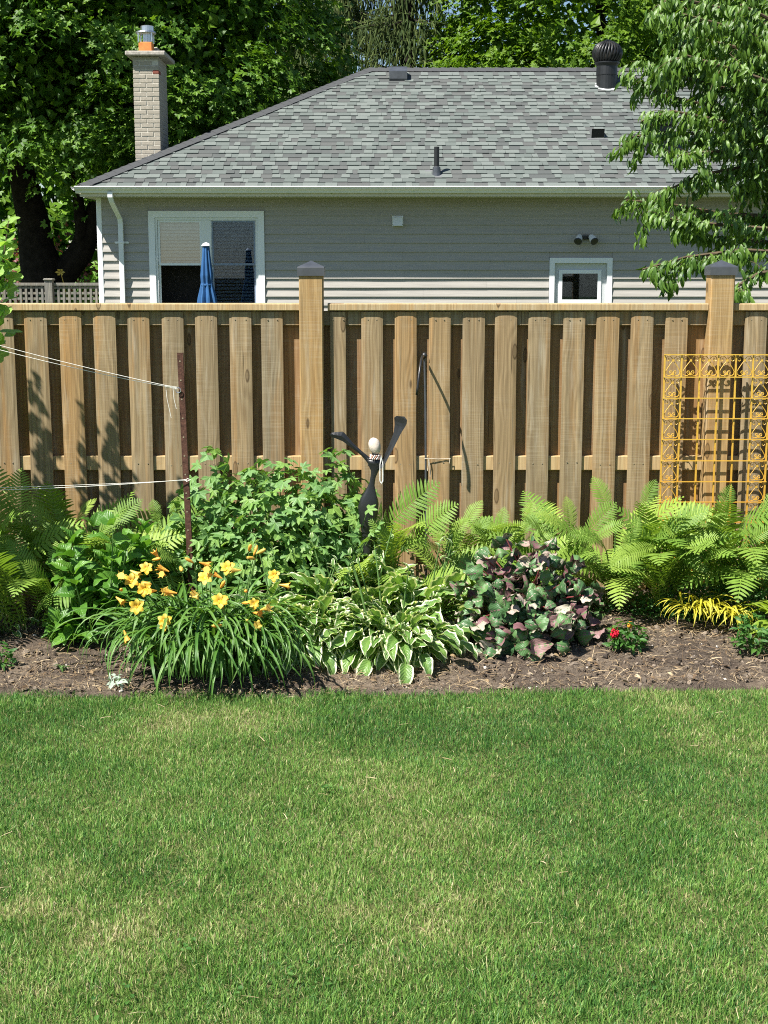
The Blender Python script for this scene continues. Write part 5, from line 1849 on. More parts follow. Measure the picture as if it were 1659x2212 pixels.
fern(985, 8.05, 11, 112, 'fern in front of the hook pole between pale fronds and purple leaves', .65, .8, aim=(((950, 1210, 7.9), (1010, 1120, 7.8)), ((960, 1200, 7.9), (905, 1165, 7.75)), ((985, 1180, 7.95), (1040, 1080, 7.95)), ((965, 1215, 7.8), (1000, 1150, 7.6)), ((940, 1190, 7.95), (960, 1090, 7.95)), ((1000, 1190, 7.9), (1060, 1115, 7.85))))
fern(1085, 8.08, 12, 105, 'fern behind the purple leaved clump near the hook pole', .68, .88, aim=(((1050, 1200, 7.85), (1130, 1130, 7.75)), ((1080, 1190, 7.9), (1020, 1130, 7.8)), ((1070, 1190, 7.95), (1090, 1095, 7.95)), ((1120, 1190, 7.85), (1195, 1145, 7.7)), ((1130, 1170, 7.95), (1150, 1085, 7.95)), ((1110, 1180, 7.9), (1165, 1105, 7.85))))
fern(1205, 8.05, 14, 106, 'fern behind the far end of the purple leaved clump', .82, 1.02, aim=(((1255, 1180, 7.85), (1160, 1110, 7.7)), ((1240, 1190, 7.8), (1325, 1090, 7.7)), ((1260, 1195, 7.75), (1355, 1125, 7.6)), ((1230, 1190, 7.85), (1225, 1075, 7.85))))
fern(1325, 8.05, 14, 107, 'fern in front of the last boards before the trellis', .88, 1.1, aim=(((1330, 1150, 8.0), (1283, 1032, 8.0)), ((1375, 1130, 8.0), (1415, 1040, 8.0)), ((1310, 1190, 7.7), (1235, 1150, 7.5)), ((1340, 1210, 7.6), (1380, 1120, 7.6))))
fern(1430, 7.85, 15, 108, 'fern spreading over the foot of the yellow trellis', .88, 1.06, aim=(((1405, 1180, 7.65), (1528, 1100, 7.45)), ((1440, 1192, 7.6), (1545, 1158, 7.4)), ((1425, 1180, 7.65), (1318, 1220, 7.4)), ((1440, 1185, 7.65), (1525, 1232, 7.4))))
fern(1550, 7.95, 15, 110, 'tall fern growing up through the yellow trellis', .88, 1.1, aim=(((1530, 1160, 7.9), (1580, 1050, 7.9)), ((1500, 1200, 7.7), (1440, 1140, 7.5)), ((1560, 1200, 7.7), (1490, 1120, 7.6))))
fern(1655, 7.82, 14, 111, 'fern with arching yellowish fronds at the trellis outer edge', .9, 1.1, aim=(((1590, 1200, 7.6), (1665, 1140, 7.45)), ((1600, 1210, 7.6), (1660, 1245, 7.35)), ((1620, 1150, 7.8), (1680, 1060, 7.8)), ((1570, 1190, 7.65), (1530, 1130, 7.55))))

# daylily
DL = [leaf_mesh('leaf', blade(L_, .0215, strap, 14, (-1, 0, 1), .5, e0, e1, 0, 1, i, 0, .004, 0, 1.9), M['daylily']) for i, (L_, e0, e1) in enumerate(
    [(.74, 1.42, -1.5), (.80, 1.36, -1.55), (.70, 1.28, -1.5), (.64, 1.15, -1.5), (.70, 1.5, -1.2), (.56, 1.45, -.5), (.76, 1.22, -1.55), (.60, 1.0, -1.45)])]
c = at_ground(445, 7.02)
dl = thing('daylily', c, 'yellow daylily clump with arching strap leaves spilling onto the lawn edge', 'daylily')
its = []
for (u, Y, n, sd_) in ((445, 7.05, 85, 1), (365, 6.98, 75, 2), (525, 6.98, 80, 3), (445, 6.90, 60, 4)):
    its += rosette(at_ground(u, Y), n, 120 + sd_, len(DL), .10, .72, 1.0, .12, .55)
copies(dl, 'leaf', DL, its[:300], c)
mb = MB()
for (u, Y, n, sd_) in ((450, 7.0, 90, 11), (375, 6.92, 60, 12), (520, 6.92, 70, 13)):
    for m_, k in rosette(at_ground(u, Y), n, 120 + sd_, len(DL), .12, .6, .95, .14, .5):
        L_, e0, e1 = [(.74, 1.42, -1.5), (.80, 1.36, -1.55), (.70, 1.28, -1.5), (.64, 1.15, -1.5), (.70, 1.5, -1.2), (.56, 1.45, -.5), (.76, 1.22, -1.55), (.60, 1.0, -1.45)][k]
        tv_, tf_, tu_ = blade(L_, .0205, strap, 10, (-1, 0, 1), .5, e0, e1, 0, 1, k, 0, .004, 0, 1.9)
        mm = np.array(m_)
        mb.add(tv_ @ mm[:3, :3].T + mm[:3, 3], tf_, tu_, random.random())
tag(mb.build('inner_leaves', M['daylily'], dl, off=c), kind='stuff')
TEP = leaf_mesh('petal', blade(.050, .034, lambda t: math.sin(math.pi * min(.98, .12 + .86 * t) ** 1.25) ** .8 if t < 1 else .12, 5, (-1, -.5, 0, .5, 1), .25, .95, -.25, .06, 2, 5), M['petal'])
THR = MB().lathe([(.004, -.030), (.006, -.012), (.012, .002), (.010, .006), (.003, .004)], 10).mesh('flower', M['throat'], smooth=True)
def flower(pos, face, sc, seed):
    fo = bpy.data.objects.new('flower', THR)
    SC.collection.objects.link(fo)
    fo.parent = dl
    z = Vector(face).normalized()
    q = z.to_track_quat('Z', 'Y').to_matrix().to_4x4()
    fo.matrix_local = Matrix.Translation(Vector(pos) - Vector(c)) @ q @ Matrix.Scale(sc, 4)
    itm = []
    rs = random.Random(seed)
    for k in range(6):
        itm.append((Matrix.Rotation(k * math.pi / 3 + rs.uniform(-.1, .1), 4, 'Z') @ Matrix.Translation((0, .004, -.004 if k % 2 else 0)) @ Matrix.Rotation(rs.uniform(-.18, .12), 4, 'X') @ Matrix.Scale(1.0 if k % 2 else .9, 4), 0))
    copies(fo, 'petal', [TEP], itm, (0, 0, 0))
zm = lambda x, y: (300 + x * 600 / 1659) * .7373
def zu(x):
    return (300 + x * .36166) * .7373
def zv(y):
    return (1550 + y * .36166) * .7373
stalks = []
frs2 = random.Random(17)
for i, (fx, fy, s_) in enumerate([(355, 320, .95), (235, 420, 1.1), (338, 485, 1.05), (278, 628, 1.1), (835, 398, 1.1), (1015, 318, 1.1), (952, 585, 1.15), (505, 742, .95), (1392, 378, .9), (500, 785, .7), (1225, 605, .8)]):
    Y = 6.60 + .0005 * (760 - fy) + frs2.uniform(-.02, .04)
    pp = P(zu(fx), zv(fy), Y)
    flower(pp, (frs2.uniform(-.35, .35), -1.0, frs2.uniform(.1, .75)), s_ * .78, i)
    stalks.append(pp)
BUD = MB().lathe([(.002, 0), (.006, .012), (.0085, .03), (.0075, .042), (.0022, .052)], 8).mesh('bud', M['orange'], smooth=True)
TRUM = MB()
TRUM.lathe([(.003, 0), (.006, .015), (.010, .035), (.016, .05)], 9)
for k in range(6):
    a = k * math.pi / 3
    TRUM.add([(.014 * math.cos(a - .3), .014 * math.sin(a - .3), .048), (.014 * math.cos(a + .3), .014 * math.sin(a + .3), .048), (.026 * math.cos(a), .026 * math.sin(a), .062)], [(0, 1, 2)])
TRUM = TRUM.mesh('spent_flower', M['orange'])
bits = [(540, 345, 1), (515, 375, 1), (465, 245, 1), (402, 250, 0), (740, 275, 0), (785, 270, 1), (630, 300, 0), (865, 335, 1), (970, 400, 1), (955, 480, 0), (530, 468, 1), (605, 520, 1), (520, 540, 1), (705, 545, 1), (715, 515, 1),
        (1125, 335, 1), (1185, 180, 0), (1235, 230, 0), (1250, 200, 0), (1225, 215, 0), (1430, 450, 1), (1160, 500, 0), (1215, 675, 1), (1270, 735, 1), (1215, 775, 0), (1255, 805, 0), (1280, 655, 1), (175, 820, 1), (110, 550, 1),
        (155, 500, 0), (225, 335, 1), (310, 430, 0), (440, 500, 1), (1020, 565, 1), (975, 780, 0), (1240, 245, 0), (1130, 600, 0), (155, 410, 1)]
itb, itt = [], []
for bx2, by2, kind_ in bits:
    Y = 6.66 + .0004 * (760 - by2) + frs2.uniform(-.04, .05)
    pp = P(zu(bx2), zv(by2), Y)
    d = Vector((frs2.uniform(-1, 1), frs2.uniform(-.8, .2), frs2.uniform(-.15, .9) if not kind_ else frs2.uniform(-.4, .5))).normalized()
    q = d.to_track_quat('Z', 'Y').to_matrix().to_4x4()
    (itt if kind_ else itb).append((Matrix.Translation(pp) @ q @ Matrix.Scale(frs2.uniform(.85, 1.15), 4), 0))
    stalks.append(pp)
copies(dl, 'bud', [BUD], itb, c)
copies(dl, 'spent_flower', [TRUM], itt, c)
for i, pp in enumerate(stalks):
    b = Vector((c[0] + (pp.x - c[0]) * .55, 7.02, c[2]))
    MB().tube([b, b.lerp(pp, .6) + Vector((0, .02, .05)), pp - Vector((0, -.012, .012))], [.0032, .0028, .002], 5).build('flower_stalk', M['green_stem'], dl, off=c)

# golden grass
GG = [leaf_mesh('leaf', blade(L_, .012, lance, 8, (-1, 0, 1), .3, e0, e1, 0, 1, i), M['gold_grass']) for i, (L_, e0, e1) in enumerate([(.20, 1.0, -1.1), (.18, .8, -1.3), (.22, 1.1, -1.0), (.16, .6, -1.2)])]
c = at_ground(1520, 7.52)
gg = thing('golden_grass', c, 'clump of bright yellow grass blades below the trellis ferns', 'ornamental grass')
its = []
for (u, Y, zz, n) in ((1490, 7.48, .12, 34), (1530, 7.46, .13, 30), (1580, 7.42, .10, 34)):
    cc = at_ground(u, Y)
    its += rosette((cc[0], cc[1], cc[2] + zz), n, 140 + n + u, 4, .04, .75, 1.1, .2, .75)
copies(gg, 'leaf', GG, its, c)

# fine shrub and low cover under the ferns
def leafy(name, blobs, tpl, m_, label, cat, smin, smax, n, seed, stem_mat='green_stem', kind=None, group=None):
    c = at_ground(blobs[0][0], blobs[0][1])
    t_ = thing(name, c, label, cat, group)
    mb = MB()
    for q, (u, Y, rx, ry, h) in enumerate(blobs):
        cc = at_ground(u, Y)
        dd = dome_items(cc, rx, ry, h, n, seed + q, (.45, 1.04), (-.4, .8), .3, .7, .7, smin, smax, .01, 1)
        mb.many(tpl, np.array([z_[2] for z_ in dd]), np.array([np.array(z_[0].to_3x3().normalized()) for z_ in dd]), np.array([z_[0].to_scale()[0] for z_ in dd]), np.random.default_rng(seed).random(len(dd)))
        for k in range(6):
            a = Vector(cc)
            b = Vector(dd[k * 7][2])
            MB().tube([a, b], [.004, .002], 4).build('stem', M[stem_mat], t_, off=c)
    tag(mb.build('foliage', m_, t_, off=c), kind='stuff')
    return t_
SM = blade(.028, .016, ovate, 3, (-1, 0, 1), .3, .1, -.5)
leafy('leafy_shrub', [(1560, 7.72, .22, .2, .34), (1650, 7.62, .24, .22, .34), (1480, 7.78, .16, .15, .24)], SM, M['small_green'], 'fine leaved green shrub under the fern fronds beside the golden grass', 'shrub', .8, 1.3, 620, 150)
leafy('ground_cover', [(1340, 7.95, .30, .22, .14), (1240, 8.0, .24, .2, .16), (1425, 7.85, .2, .2, .12)], SM, M['small_green'], 'low leafy ground cover in the shade between ferns and bare soil', 'ground cover', .9, 1.4, 240, 160)
leafy('ground_cover', [(330, 7.85, .30, .22, .45), (240, 7.9, .25, .2, .42)], blade(.06, .035, ovate, 3, (-1, 0, 1), .3, .1, -.6), M['small_green'], 'dim leafy undergrowth between the pointed leaf plant and the stake', 'undergrowth', .8, 1.2, 130, 170)

# small bedding plants
BL = blade(.05, .022, ovate, 4, (-1, 0, 1), .3, .2, -.5)
BLm = leaf_mesh('leaf', BL, M['small_green'])
BLs = leaf_mesh('leaf', BL, M['silver'])
def bedding(name, u, Y, rx, h, n, seed, label, cat, mesh=BLm, smin=.7, smax=1.1, plumes=()):
    c = at_ground(u, Y)
    t_ = thing(name, c, label, cat)
    its = dome_items((c[0], c[1], c[2] + .02), rx, rx * .9, h, n, seed, (.45, 1.0), (-.6, .5), .5, .5, .6, smin, smax, .0, 1)
    copies(t_, 'leaf', [mesh], [(m_, 0) for m_, _, _ in its], c)
    for k in range(7):
        MB().tube([Vector(c), Vector(its[k][2])], [.004, .002], 5).build('stem', M['green_stem'], t_, off=c)
    for (du, dv, mk, s_) in plumes:
        pp = P(du, dv, Y - .04)
        mb = MB()
        rs = np.random.default_rng(seed)
        for k in range(46):
            t = rs.random()
            a = rs.uniform(0, 6.28)
            r_ = s_ * .5 * math.sin(math.pi * min(.97, .12 + .8 * t)) ** .7 * rs.random() ** .4
            mb.add(IV * s_ * .17 * (1.1 - .6 * t) + np.array([pp.x + r_ * math.cos(a), Y - .04 + r_ * math.sin(a), pp.z - s_ * .5 + t * s_ * 1.3]), IF)
        mb.build('flower', M[mk], t_, off=c)
        MB().tube([Vector(c), pp], [.004, .003], 5).build('stem', M['green_stem'], t_, off=c)
    return t_
bedding('celosia', 1358, 7.12, .088, .17, 150, 181, 'small bedding plant with one red and one orange plume on bare soil', 'bedding plant', plumes=((1328, 1369, 'red_plume', .042), (1361, 1351, 'orange_plume', .026)))
bedding('bedding_plant', 1626, 7.10, .095, .19, 150, 182, 'compact green bedding plant beside the lime striped leaves', 'bedding plant')
bedding('bedding_plant', -4, 6.93, .075, .12, 50, 183, 'tiny leafy bedding plant cut by the picture edge on bare soil', 'bedding plant')
bedding('silver_weed', 248, 6.68, .055, .045, 26, 184, 'silvery woolly leaved weed lying at the lawn edge by the daylily', 'weed', BLs, .6, 1.0)
bedding('seedling', 130, 6.86, .03, .03, 7, 185, 'single tiny seedling on the bare soil near the lawn edge', 'seedling', BLm, .4, .6)
# lime striped hosta at the far right, small hosta far left
LH = [leaf_mesh('leaf', blade(.16, .06, ovate, 8, (-1, -.5, 0, .5, 1), .4, e0, e1, .03, 2, 9, .12, .008), M['lime']) for e0, e1 in ((1.0, -.6), (.7, -.9), (1.2, -.1), (.5, -1.0))]
c = at_ground(1716, 7.25)
lh = thing('lime_hosta', c, 'lime green striped leaf clump cut by the picture edge', 'hosta')
copies(lh, 'leaf', LH, rosette((c[0], c[1], c[2] + .05), 46, 190, 4, .05, .75, 1.05, .15), c)
c = at_ground(12, 7.42)
sh = thing('hosta', c, 'small white edged hosta alone in shade at the bed end', 'hosta', 'variegated hostas in the bed')
copies(sh, 'leaf', HOS, rosette(c, 20, 191, len(HOS), .03, .45, .62, .15), c)

# ------------------------------------------------------------------ pale shrub at the left edge of the frame
c = (-2.62, 7.75, .08)
ps = thing('pale_leaf_shrub', c, 'tall pale green shrub reaching above the fence at its end', 'shrub')
TUL = [leaf_mesh('leaf', lobed(3, .22, L_, s_, .3), M['tulip'], False) for L_, s_ in ((.085, 21), (.10, 22), (.075, 23))]
rs = np.random.default_rng(200)
items = []
shoots = [(-2.0, 7.72, 2.28, .13), (-2.06, 7.66, 2.10, .15), (-2.52, 7.82, 2.66, .15), (-2.80, 7.84, 2.74, .17), (-2.30, 7.86, 2.52, .12), (-2.40, 7.70, 2.46, .13), (-2.95, 7.7, 2.6, .2), (-2.16, 7.72, 2.26, .10), (-2.62, 7.55, 2.3, .18), (-2.20, 7.62, 2.05, .12), (-2.42, 7.5, 1.9, .2), (-3.2, 7.8, 2.4, .2)]
for (sx, sy2, zt, sp2) in shoots:
    b = Vector((c[0] + (sx - c[0]) * .35, c[1] + (sy2 - c[1]) * .4, .08))
    e = Vector((sx, sy2, zt))
    MB().tube([b, b.lerp(e, .5) + Vector((0, 0, .08)), e], [.014, .009, .003], 6).build('stem', M['twig'], ps, off=c)
    n = 34 if sx > -2.1 else 22
    for k in range(n):
        t = 1 - (.36 if sx > -2.1 else .62) * (k / n) ** 1.0
        q = b.lerp(e, t) + Vector((0, 0, .08 * 4 * t * (1 - t)))
        a = k * 2.4 + rs.normal() * .3
        el = .5 - .6 * (1 - t) + rs.normal() * .25
        d = np.array([math.cos(a) * math.cos(el), math.sin(a) * math.cos(el), math.sin(el)])
        wid_ = (1.0 if sx > -2.1 else .6) * sp2 * min(1, .15 + (1 - t) * 2.0)
        nrm = (np.array([-.35, -.75, .9]) if sx > -2.1 else np.array([0, -.3, 1.0])) + rs.normal(size=3) * .35
        items.append((mtx(frames(d[None], nrm[None])[0], np.array(q) + d * wid_ * rs.uniform(.2, 1.0), rs.uniform(.8, 1.15) * (1.0 if sx > -2.1 else .55) * (.55 + .45 * min(1, (1 - t) * 9))), int(rs.integers(3))))
copies(ps, 'leaf', TUL, items[:300], c)
mb = MB()
for (sx, sy2, zt, sp2) in shoots[2:]:
    n = 75
    t = rs.random(n) ** .8
    r_ = sp2 * .55 * t * np.sqrt(rs.random(n))
    a = rs.uniform(0, 6.28, n)
    q = np.stack([sx + (c[0] - sx) * .4 * t + r_ * np.cos(a), sy2 + (c[1] - sy2) * .4 * t + r_ * np.sin(a), zt + .06 - 1.25 * t], 1)
    mb.many(lobed(3, .22, .08, 24, .3), q, frames(rs.normal(size=(n, 3)), rs.normal(size=(n, 3)) * .5 + np.array([0, -.3, 1.0])), rs.uniform(.30, .55, n) * (.5 + .8 * t), rs.random(n))
n = 330
q = unit(rs.normal(size=(n, 3))) * (rs.random((n, 1)) ** .4) * np.array([.46, .34, .62]) + np.array([-2.58, 7.16, 1.42])
mb.many(lobed(3, .22, .085, 25, .3), q, frames(rs.normal(size=(n, 3)), rs.normal(size=(n, 3)) * .6 + np.array([0, -.3, 1.0])), rs.uniform(.7, 1.15, n), rs.random(n))
for k in range(5):
    MB().tube([Vector(c), Vector((-2.6 + .1 * k - .2, 7.4, .8)), Vector(q[k * 9])], [.012, .008, .003], 6).build('stem', M['twig'], ps, off=c)
tag(mb.build('inner_leaves', M['tulip'], ps, off=c), kind='stuff')

# ------------------------------------------------------------------ trees
def crown(mb, tpls, center, rad, ncl, lpc, size, seed, facing=.5, clr=(.45, .8), upb=.9, zlo=-.75, inner=0, isz=1.5):
    """leaf sprays on the outside of an uneven crown, with gaps between them, and a sparse inside"""
    rs = np.random.default_rng(seed)
    cs = []
    while len(cs) < ncl:
        q = unit(rs.normal(size=3))
        if q[1] > .25 and rs.random() > facing:
            continue
        if q[2] < zlo:
            continue
        bump_ = 1 + .16 * mnoise.noise(Vector(q * 2.3) + Vector((seed, 0, 0))) + .08 * mnoise.noise(Vector(q * 6) + Vector((0, seed, 0)))
        k = rs.uniform(.80, 1.02) * bump_
        cs.append((np.array(center) + np.array(rad) * q * k, q))
    pos, dr, nr = [], [], []
    for p, q in cs:
        r_ = rs.uniform(*clr)
        ax = unit(q * .55 + np.array([0, 0, upb]) + rs.normal(size=3) * .25)
        n = int(lpc * (r_ / clr[1]) ** 1.6)
        a = rs.normal(size=(n, 3))
        a -= np.outer(a @ ax, ax)
        off = a * r_ * .42 + np.outer(rs.normal(size=n) * r_ * .16, ax) - np.outer((np.sum(a * a, 1)) * .10 * r_, ax)
        pos.append(p + off)
        dd = unit(a + q * .6 + rs.normal(size=(n, 3)) * .45 + np.array([0, 0, -.35]))
        dr.append(dd)
        nr.append(ax * 1.0 + rs.normal(size=(n, 3)) * .42)
    pos, dr, nr = np.concatenate(pos), np.concatenate(dr), np.concatenate(nr)
    k = len(pos)
    which = rs.integers(len(tpls), size=k)
    for w in range(len(tpls)):
        s_ = which == w
        mb.many(tpls[w], pos[s_], frames(dr[s_], nr[s_]), rs.uniform(.75, 1.2, s_.sum()) * size, rs.random(s_.sum()))
    if inner:
        q = unit(rs.normal(size=(inner, 3)))
        q[:, 2] = np.where(q[:, 2] < zlo, -q[:, 2], q[:, 2])
        pp = np.array(center) + np.array(rad) * q * rs.uniform(.30, .74, (inner, 1))
        mb.many(INNER, pp, frames(rs.normal(size=(inner, 3)), rs.normal(size=(inner, 3)) * .6 + np.array([0, -.3, .5])), rs.uniform(.8, 1.3, inner) * size * isz, rs.random(inner))
    return mb

INNER = blade(1.6, 1.3, ovate, 2, (-1, 0, 1), .2, .2, -.4)
MT = [lobed(5, .38, 1.0, s_, .4) for s_ in (31, 32)]
# the big maple to the left of the house
c = (-6.1, 26.8, -.05)
tr1 = thing('maple_tree', c, 'large dark leafed maple rising behind the chimney with forked trunk', 'tree', 'maples behind the house')
tk = MB()
fk = P(98, 600, 26.8)
tk.tube([(fk.x + .15, 26.8, -.1), (fk.x + .05, 26.8, 1.0), (fk.x, 26.8, fk.z), tuple(P(80, 540, 26.8)), tuple(P(72, 480, 26.8)), (fk.x - .4, 26.6, 4.2), (fk.x - .7, 26.6, 6.2)], [.55, .47, .45, .34, .30, .22, .10], 12)
tk.tube([(fk.x + .02, 26.78, fk.z - .15), tuple(P(140, 588, 26.78)), tuple(P(175, 545, 26.78)), tuple(P(200, 480, 26.75)), (fk.x + 1.6, 26.6, 4.4), (fk.x + 2.2, 26.6, 6.0)], [.32, .27, .24, .21, .15, .07], 10)
tk.tube([tuple(P(172, 550, 26.78)), tuple(P(176, 500, 26.6)), (fk.x + .7, 26.4, 4.0)], [.14, .12, .07], 8)
tk.build('trunk', M['bark'], tr1, off=c, smooth=True)
mb = MB()
crown(mb, MT, (-6.6, 26.9, 7.0), (6.0, 4.6, 4.6), 300, 120, .098, 301, .22, (.42, .85), 1.0, -.8, 24000, 1.35)
crown(mb, MT, (-3.6, 26.6, 6.0), (2.9, 3.2, 3.3), 120, 110, .095, 302, .25, (.40, .75), 1.0, -.8, 7000, 1.3)
crown(mb, MT, (-7.6, 26.2, 4.6), (4.8, 3.6, 2.0), 60, 90, .095, 303, .3, (.4, .8), .9, -.6, 12000, 1.35)
tag(mb.build('crown', M['maple'], tr1, off=c), kind='stuff')
# sunny maple behind the ridge
c = (5.2, 34.5, -.05)
tr2 = thing('maple_tree', c, 'bright sunlit maple showing above the middle of the roof ridge', 'tree', 'maples behind the house')
MB().tube([(5.2, 34.5, -.1), (5.1, 34.5, 2.5), (5.3, 34.4, 5.0), (5.0, 34.4, 8.0)], [.45, .38, .26, .10], 10).build('trunk', M['bark'], tr2, off=c, smooth=True)
mb = MB()
crown(mb, MT, (4.3, 34.3, 7.2), (3.5, 3.6, 4.4), 260, 105, .105, 311, .22, (.5, .95), .9, -.8, 2600, 1.7)
crown(mb, MT, (2.7, 33.2, 5.6), (1.8, 2.0, 2.2), 80, 90, .105, 312, .2, (.5, .85), .9, -.8, 700, 1.6)
tag(mb.build('crown', M['maple_bright'], tr2, off=c), kind='stuff')
# darker maple behind the turbine vent
c = (8.6, 37.0, -.05)
tr3 = thing('maple_tree', c, 'shadowy maple with thin gaps showing past the round turbine vent', 'tree', 'maples behind the house')
MB().tube([(8.6, 37, -.1), (8.5, 37, 3), (8.7, 37, 8)], [.45, .36, .14], 10).build('trunk', M['bark'], tr3, off=c, smooth=True)
mb = MB()
crown(mb, MT, (8.4, 37.0, 7.4), (3.6, 3.4, 4.6), 140, 90, .10, 321, .25, (.45, .85), .8, -.85, 5200, 1.9)
tag(mb.build('crown', M['maple'], tr3, off=c), kind='stuff')
# spruces
def spruce(cx, cy, zt, rmax, seed, label, nb=120):
    c = (cx, cy, -.05)
    t_ = thing('spruce_tree', c, label, 'tree', 'spruces behind the roof')
    rs = np.random.default_rng(seed)
    MB().tube([(cx, cy, -.1), (cx, cy, zt * .6), (cx, cy, zt)], [.32, .18, .03], 8).build('trunk', M['bark'], t_, off=c, smooth=True)
    br, mb = MB(), MB()
    tpl = blade(.34, .040, lambda t: (.55 + .45 * math.sin(3 * t)) * (1 - t ** 3), 4, (-1, 0, 1), -.5, .0, -.35)
    pos, dr, nr = [], [], []
    for i in range(nb):
        z = zt * (.22 + .74 * rs.random() ** 1.1)
        a = rs.uniform(0, 6.28)
        if math.sin(a) > .3 and rs.random() < .5:
            a = -a
        ln = rmax * (1 - z / zt) ** .8 * rs.uniform(.75, 1.1) + .25
        d = np.array([math.cos(a), math.sin(a), 0])
        pts = []
        for k in range(7):
            t = k / 6
            pts.append(np.array([cx, cy, z]) + d * ln * t + np.array([0, 0, .16 * ln * t - .62 * ln * t * t + .30 * ln * t ** 3]))
        br.tube([tuple(q) for q in pts], [.035 * (1 - .85 * k / 6) for k in range(7)], 4)
        sidev = np.array([-d[1], d[0], 0])
        n = int(16 * ln)
        for k in range(n):
            t = .22 + .78 * rs.random()
            q = pts[min(5, int(t * 6))] + (pts[min(6, int(t * 6) + 1)] - pts[min(5, int(t * 6))]) * (t * 6 - int(t * 6) if t < 1 else 1)
            so_ = rs.normal() * .12 * ln
            q = q + sidev * so_
            hang = rs.random() < .72
            m_ = rs.integers(3, 6) if hang else 2
            for j in range(m_):
                pos.append(q + np.array([rs.normal() * .05, rs.normal() * .05, -.17 * j if hang else 0]))
                dr.append((np.array([0, 0, -1.0]) + d * .25 + rs.normal(size=3) * .25) if hang else (d + sidev * rs.normal() * .9 + np.array([0, 0, -.1])))
                nr.append(np.array([0, -1.0, .5]) + rs.normal(size=3) * .5 if hang else np.array([0, 0, 1.0]) + rs.normal(size=3) * .3)
    pos, dr, nr = np.array(pos), np.array(dr), np.array(nr)
    mb.many(tpl, pos, frames(dr, nr), rs.uniform(.6, 1.1, len(pos)), rs.random(len(pos)))
    tag(br.build('branches', M['bark'], t_, off=c), kind='stuff')
    tag(mb.build('crown', M['spruce'], t_, off=c), kind='stuff')
spruce(-1.0, 35.5, 14.0, 2.9, 331, 'dark spruce with hanging branchlets over the hip of the roof', 170)
spruce(.55, 33.5, 11.0, 2.3, 332, 'spruce with pale drooping tips beside the sunlit maple', 130)
spruce(-2.6, 38.0, 13.0, 2.8, 333, 'spruce mostly screened by the maple next to the chimney', 120)

# cherry branches hanging in from the right
c = (5.6, 13.9, -.05)
ch = thing('cherry_tree', c, 'cherry tree with drooping pointed leaves hanging over the roof end', 'tree')
MB().tube([(5.6, 13.9, -.1), (5.5, 13.9, 1.4), (5.55, 13.8, 2.6), (5.3, 13.7, 4.2), (5.2, 13.7, 6.0)], [.20, .16, .14, .09, .04], 12).build('trunk', M['bark'], ch, off=c, smooth=True)
CH = [blade(.108, .031, lance, 5, (-1, 0, 1), .55, .15, -.7), blade(.12, .032, lance, 5, (-1, 0, 1), .6, .0, -.9), blade(.095, .029, lance, 5, (-1, 0, 1), .45, .2, -.3)]
CHM = [leaf_mesh('leaf', q, M['cherry']) for q in CH]
brs_ = [
    [(1900, 60), (1700, 10), (1560, -30), (1440, -50)],
    [(1900, 130), (1700, 60), (1560, 20), (1450, -8), (1428, 10)],
    [(1900, 150), (1700, 100), (1560, 55), (1470, 30), (1440, 40)],
    [(1900, 190), (1700, 140), (1580, 100), (1490, 80), (1455, 96)],
    [(1900, 230), (1700, 190), (1580, 150), (1480, 120), (1448, 135)],
    [(1900, 250), (1700, 215), (1560, 190), (1450, 160), (1398, 140)],
    [(1900, 280), (1700, 250), (1560, 235), (1430, 205), (1372, 175)],
    [(1900, 300), (1720, 285), (1560, 262), (1450, 240), (1385, 262)],
    [(1900, 330), (1720, 310), (1560, 292), (1430, 285), (1358, 298)],
    [(1900, 340), (1720, 335), (1600, 325), (1500, 330), (1460, 344)],
    [(1900, 360), (1720, 365), (1600, 362), (1510, 378), (1440, 412)],
    [(1900, 400), (1740, 400), (1660, 395), (1590, 402)],
    [(1900, 470), (1720, 470), (1560, 462), (1440, 440), (1353, 433)],
    [(1900, 490), (1740, 500), (1600, 490), (1500, 480), (1415, 470)],
    [(1900, 520), (1740, 530), (1620, 520), (1530, 510), (1455, 500)],
    [(1900, 540), (1740, 548), (1600, 540), (1480, 556), (1388, 582)],
    [(1900, 560), (1740, 580), (1640, 590), (1590, 620), (1582, 640)],
    [(1900, 330), (1740, 230), (1640, 160), (1590, 120)],
    [(1900, 200), (1740, 80), (1640, 30), (1600, 10)],
    [(1900, 400), (1740, 350), (1650, 300), (1610, 260)],
]
rs = np.random.default_rng(401)
pos, dr, nr, big = [], [], [], []
tw_ = MB()
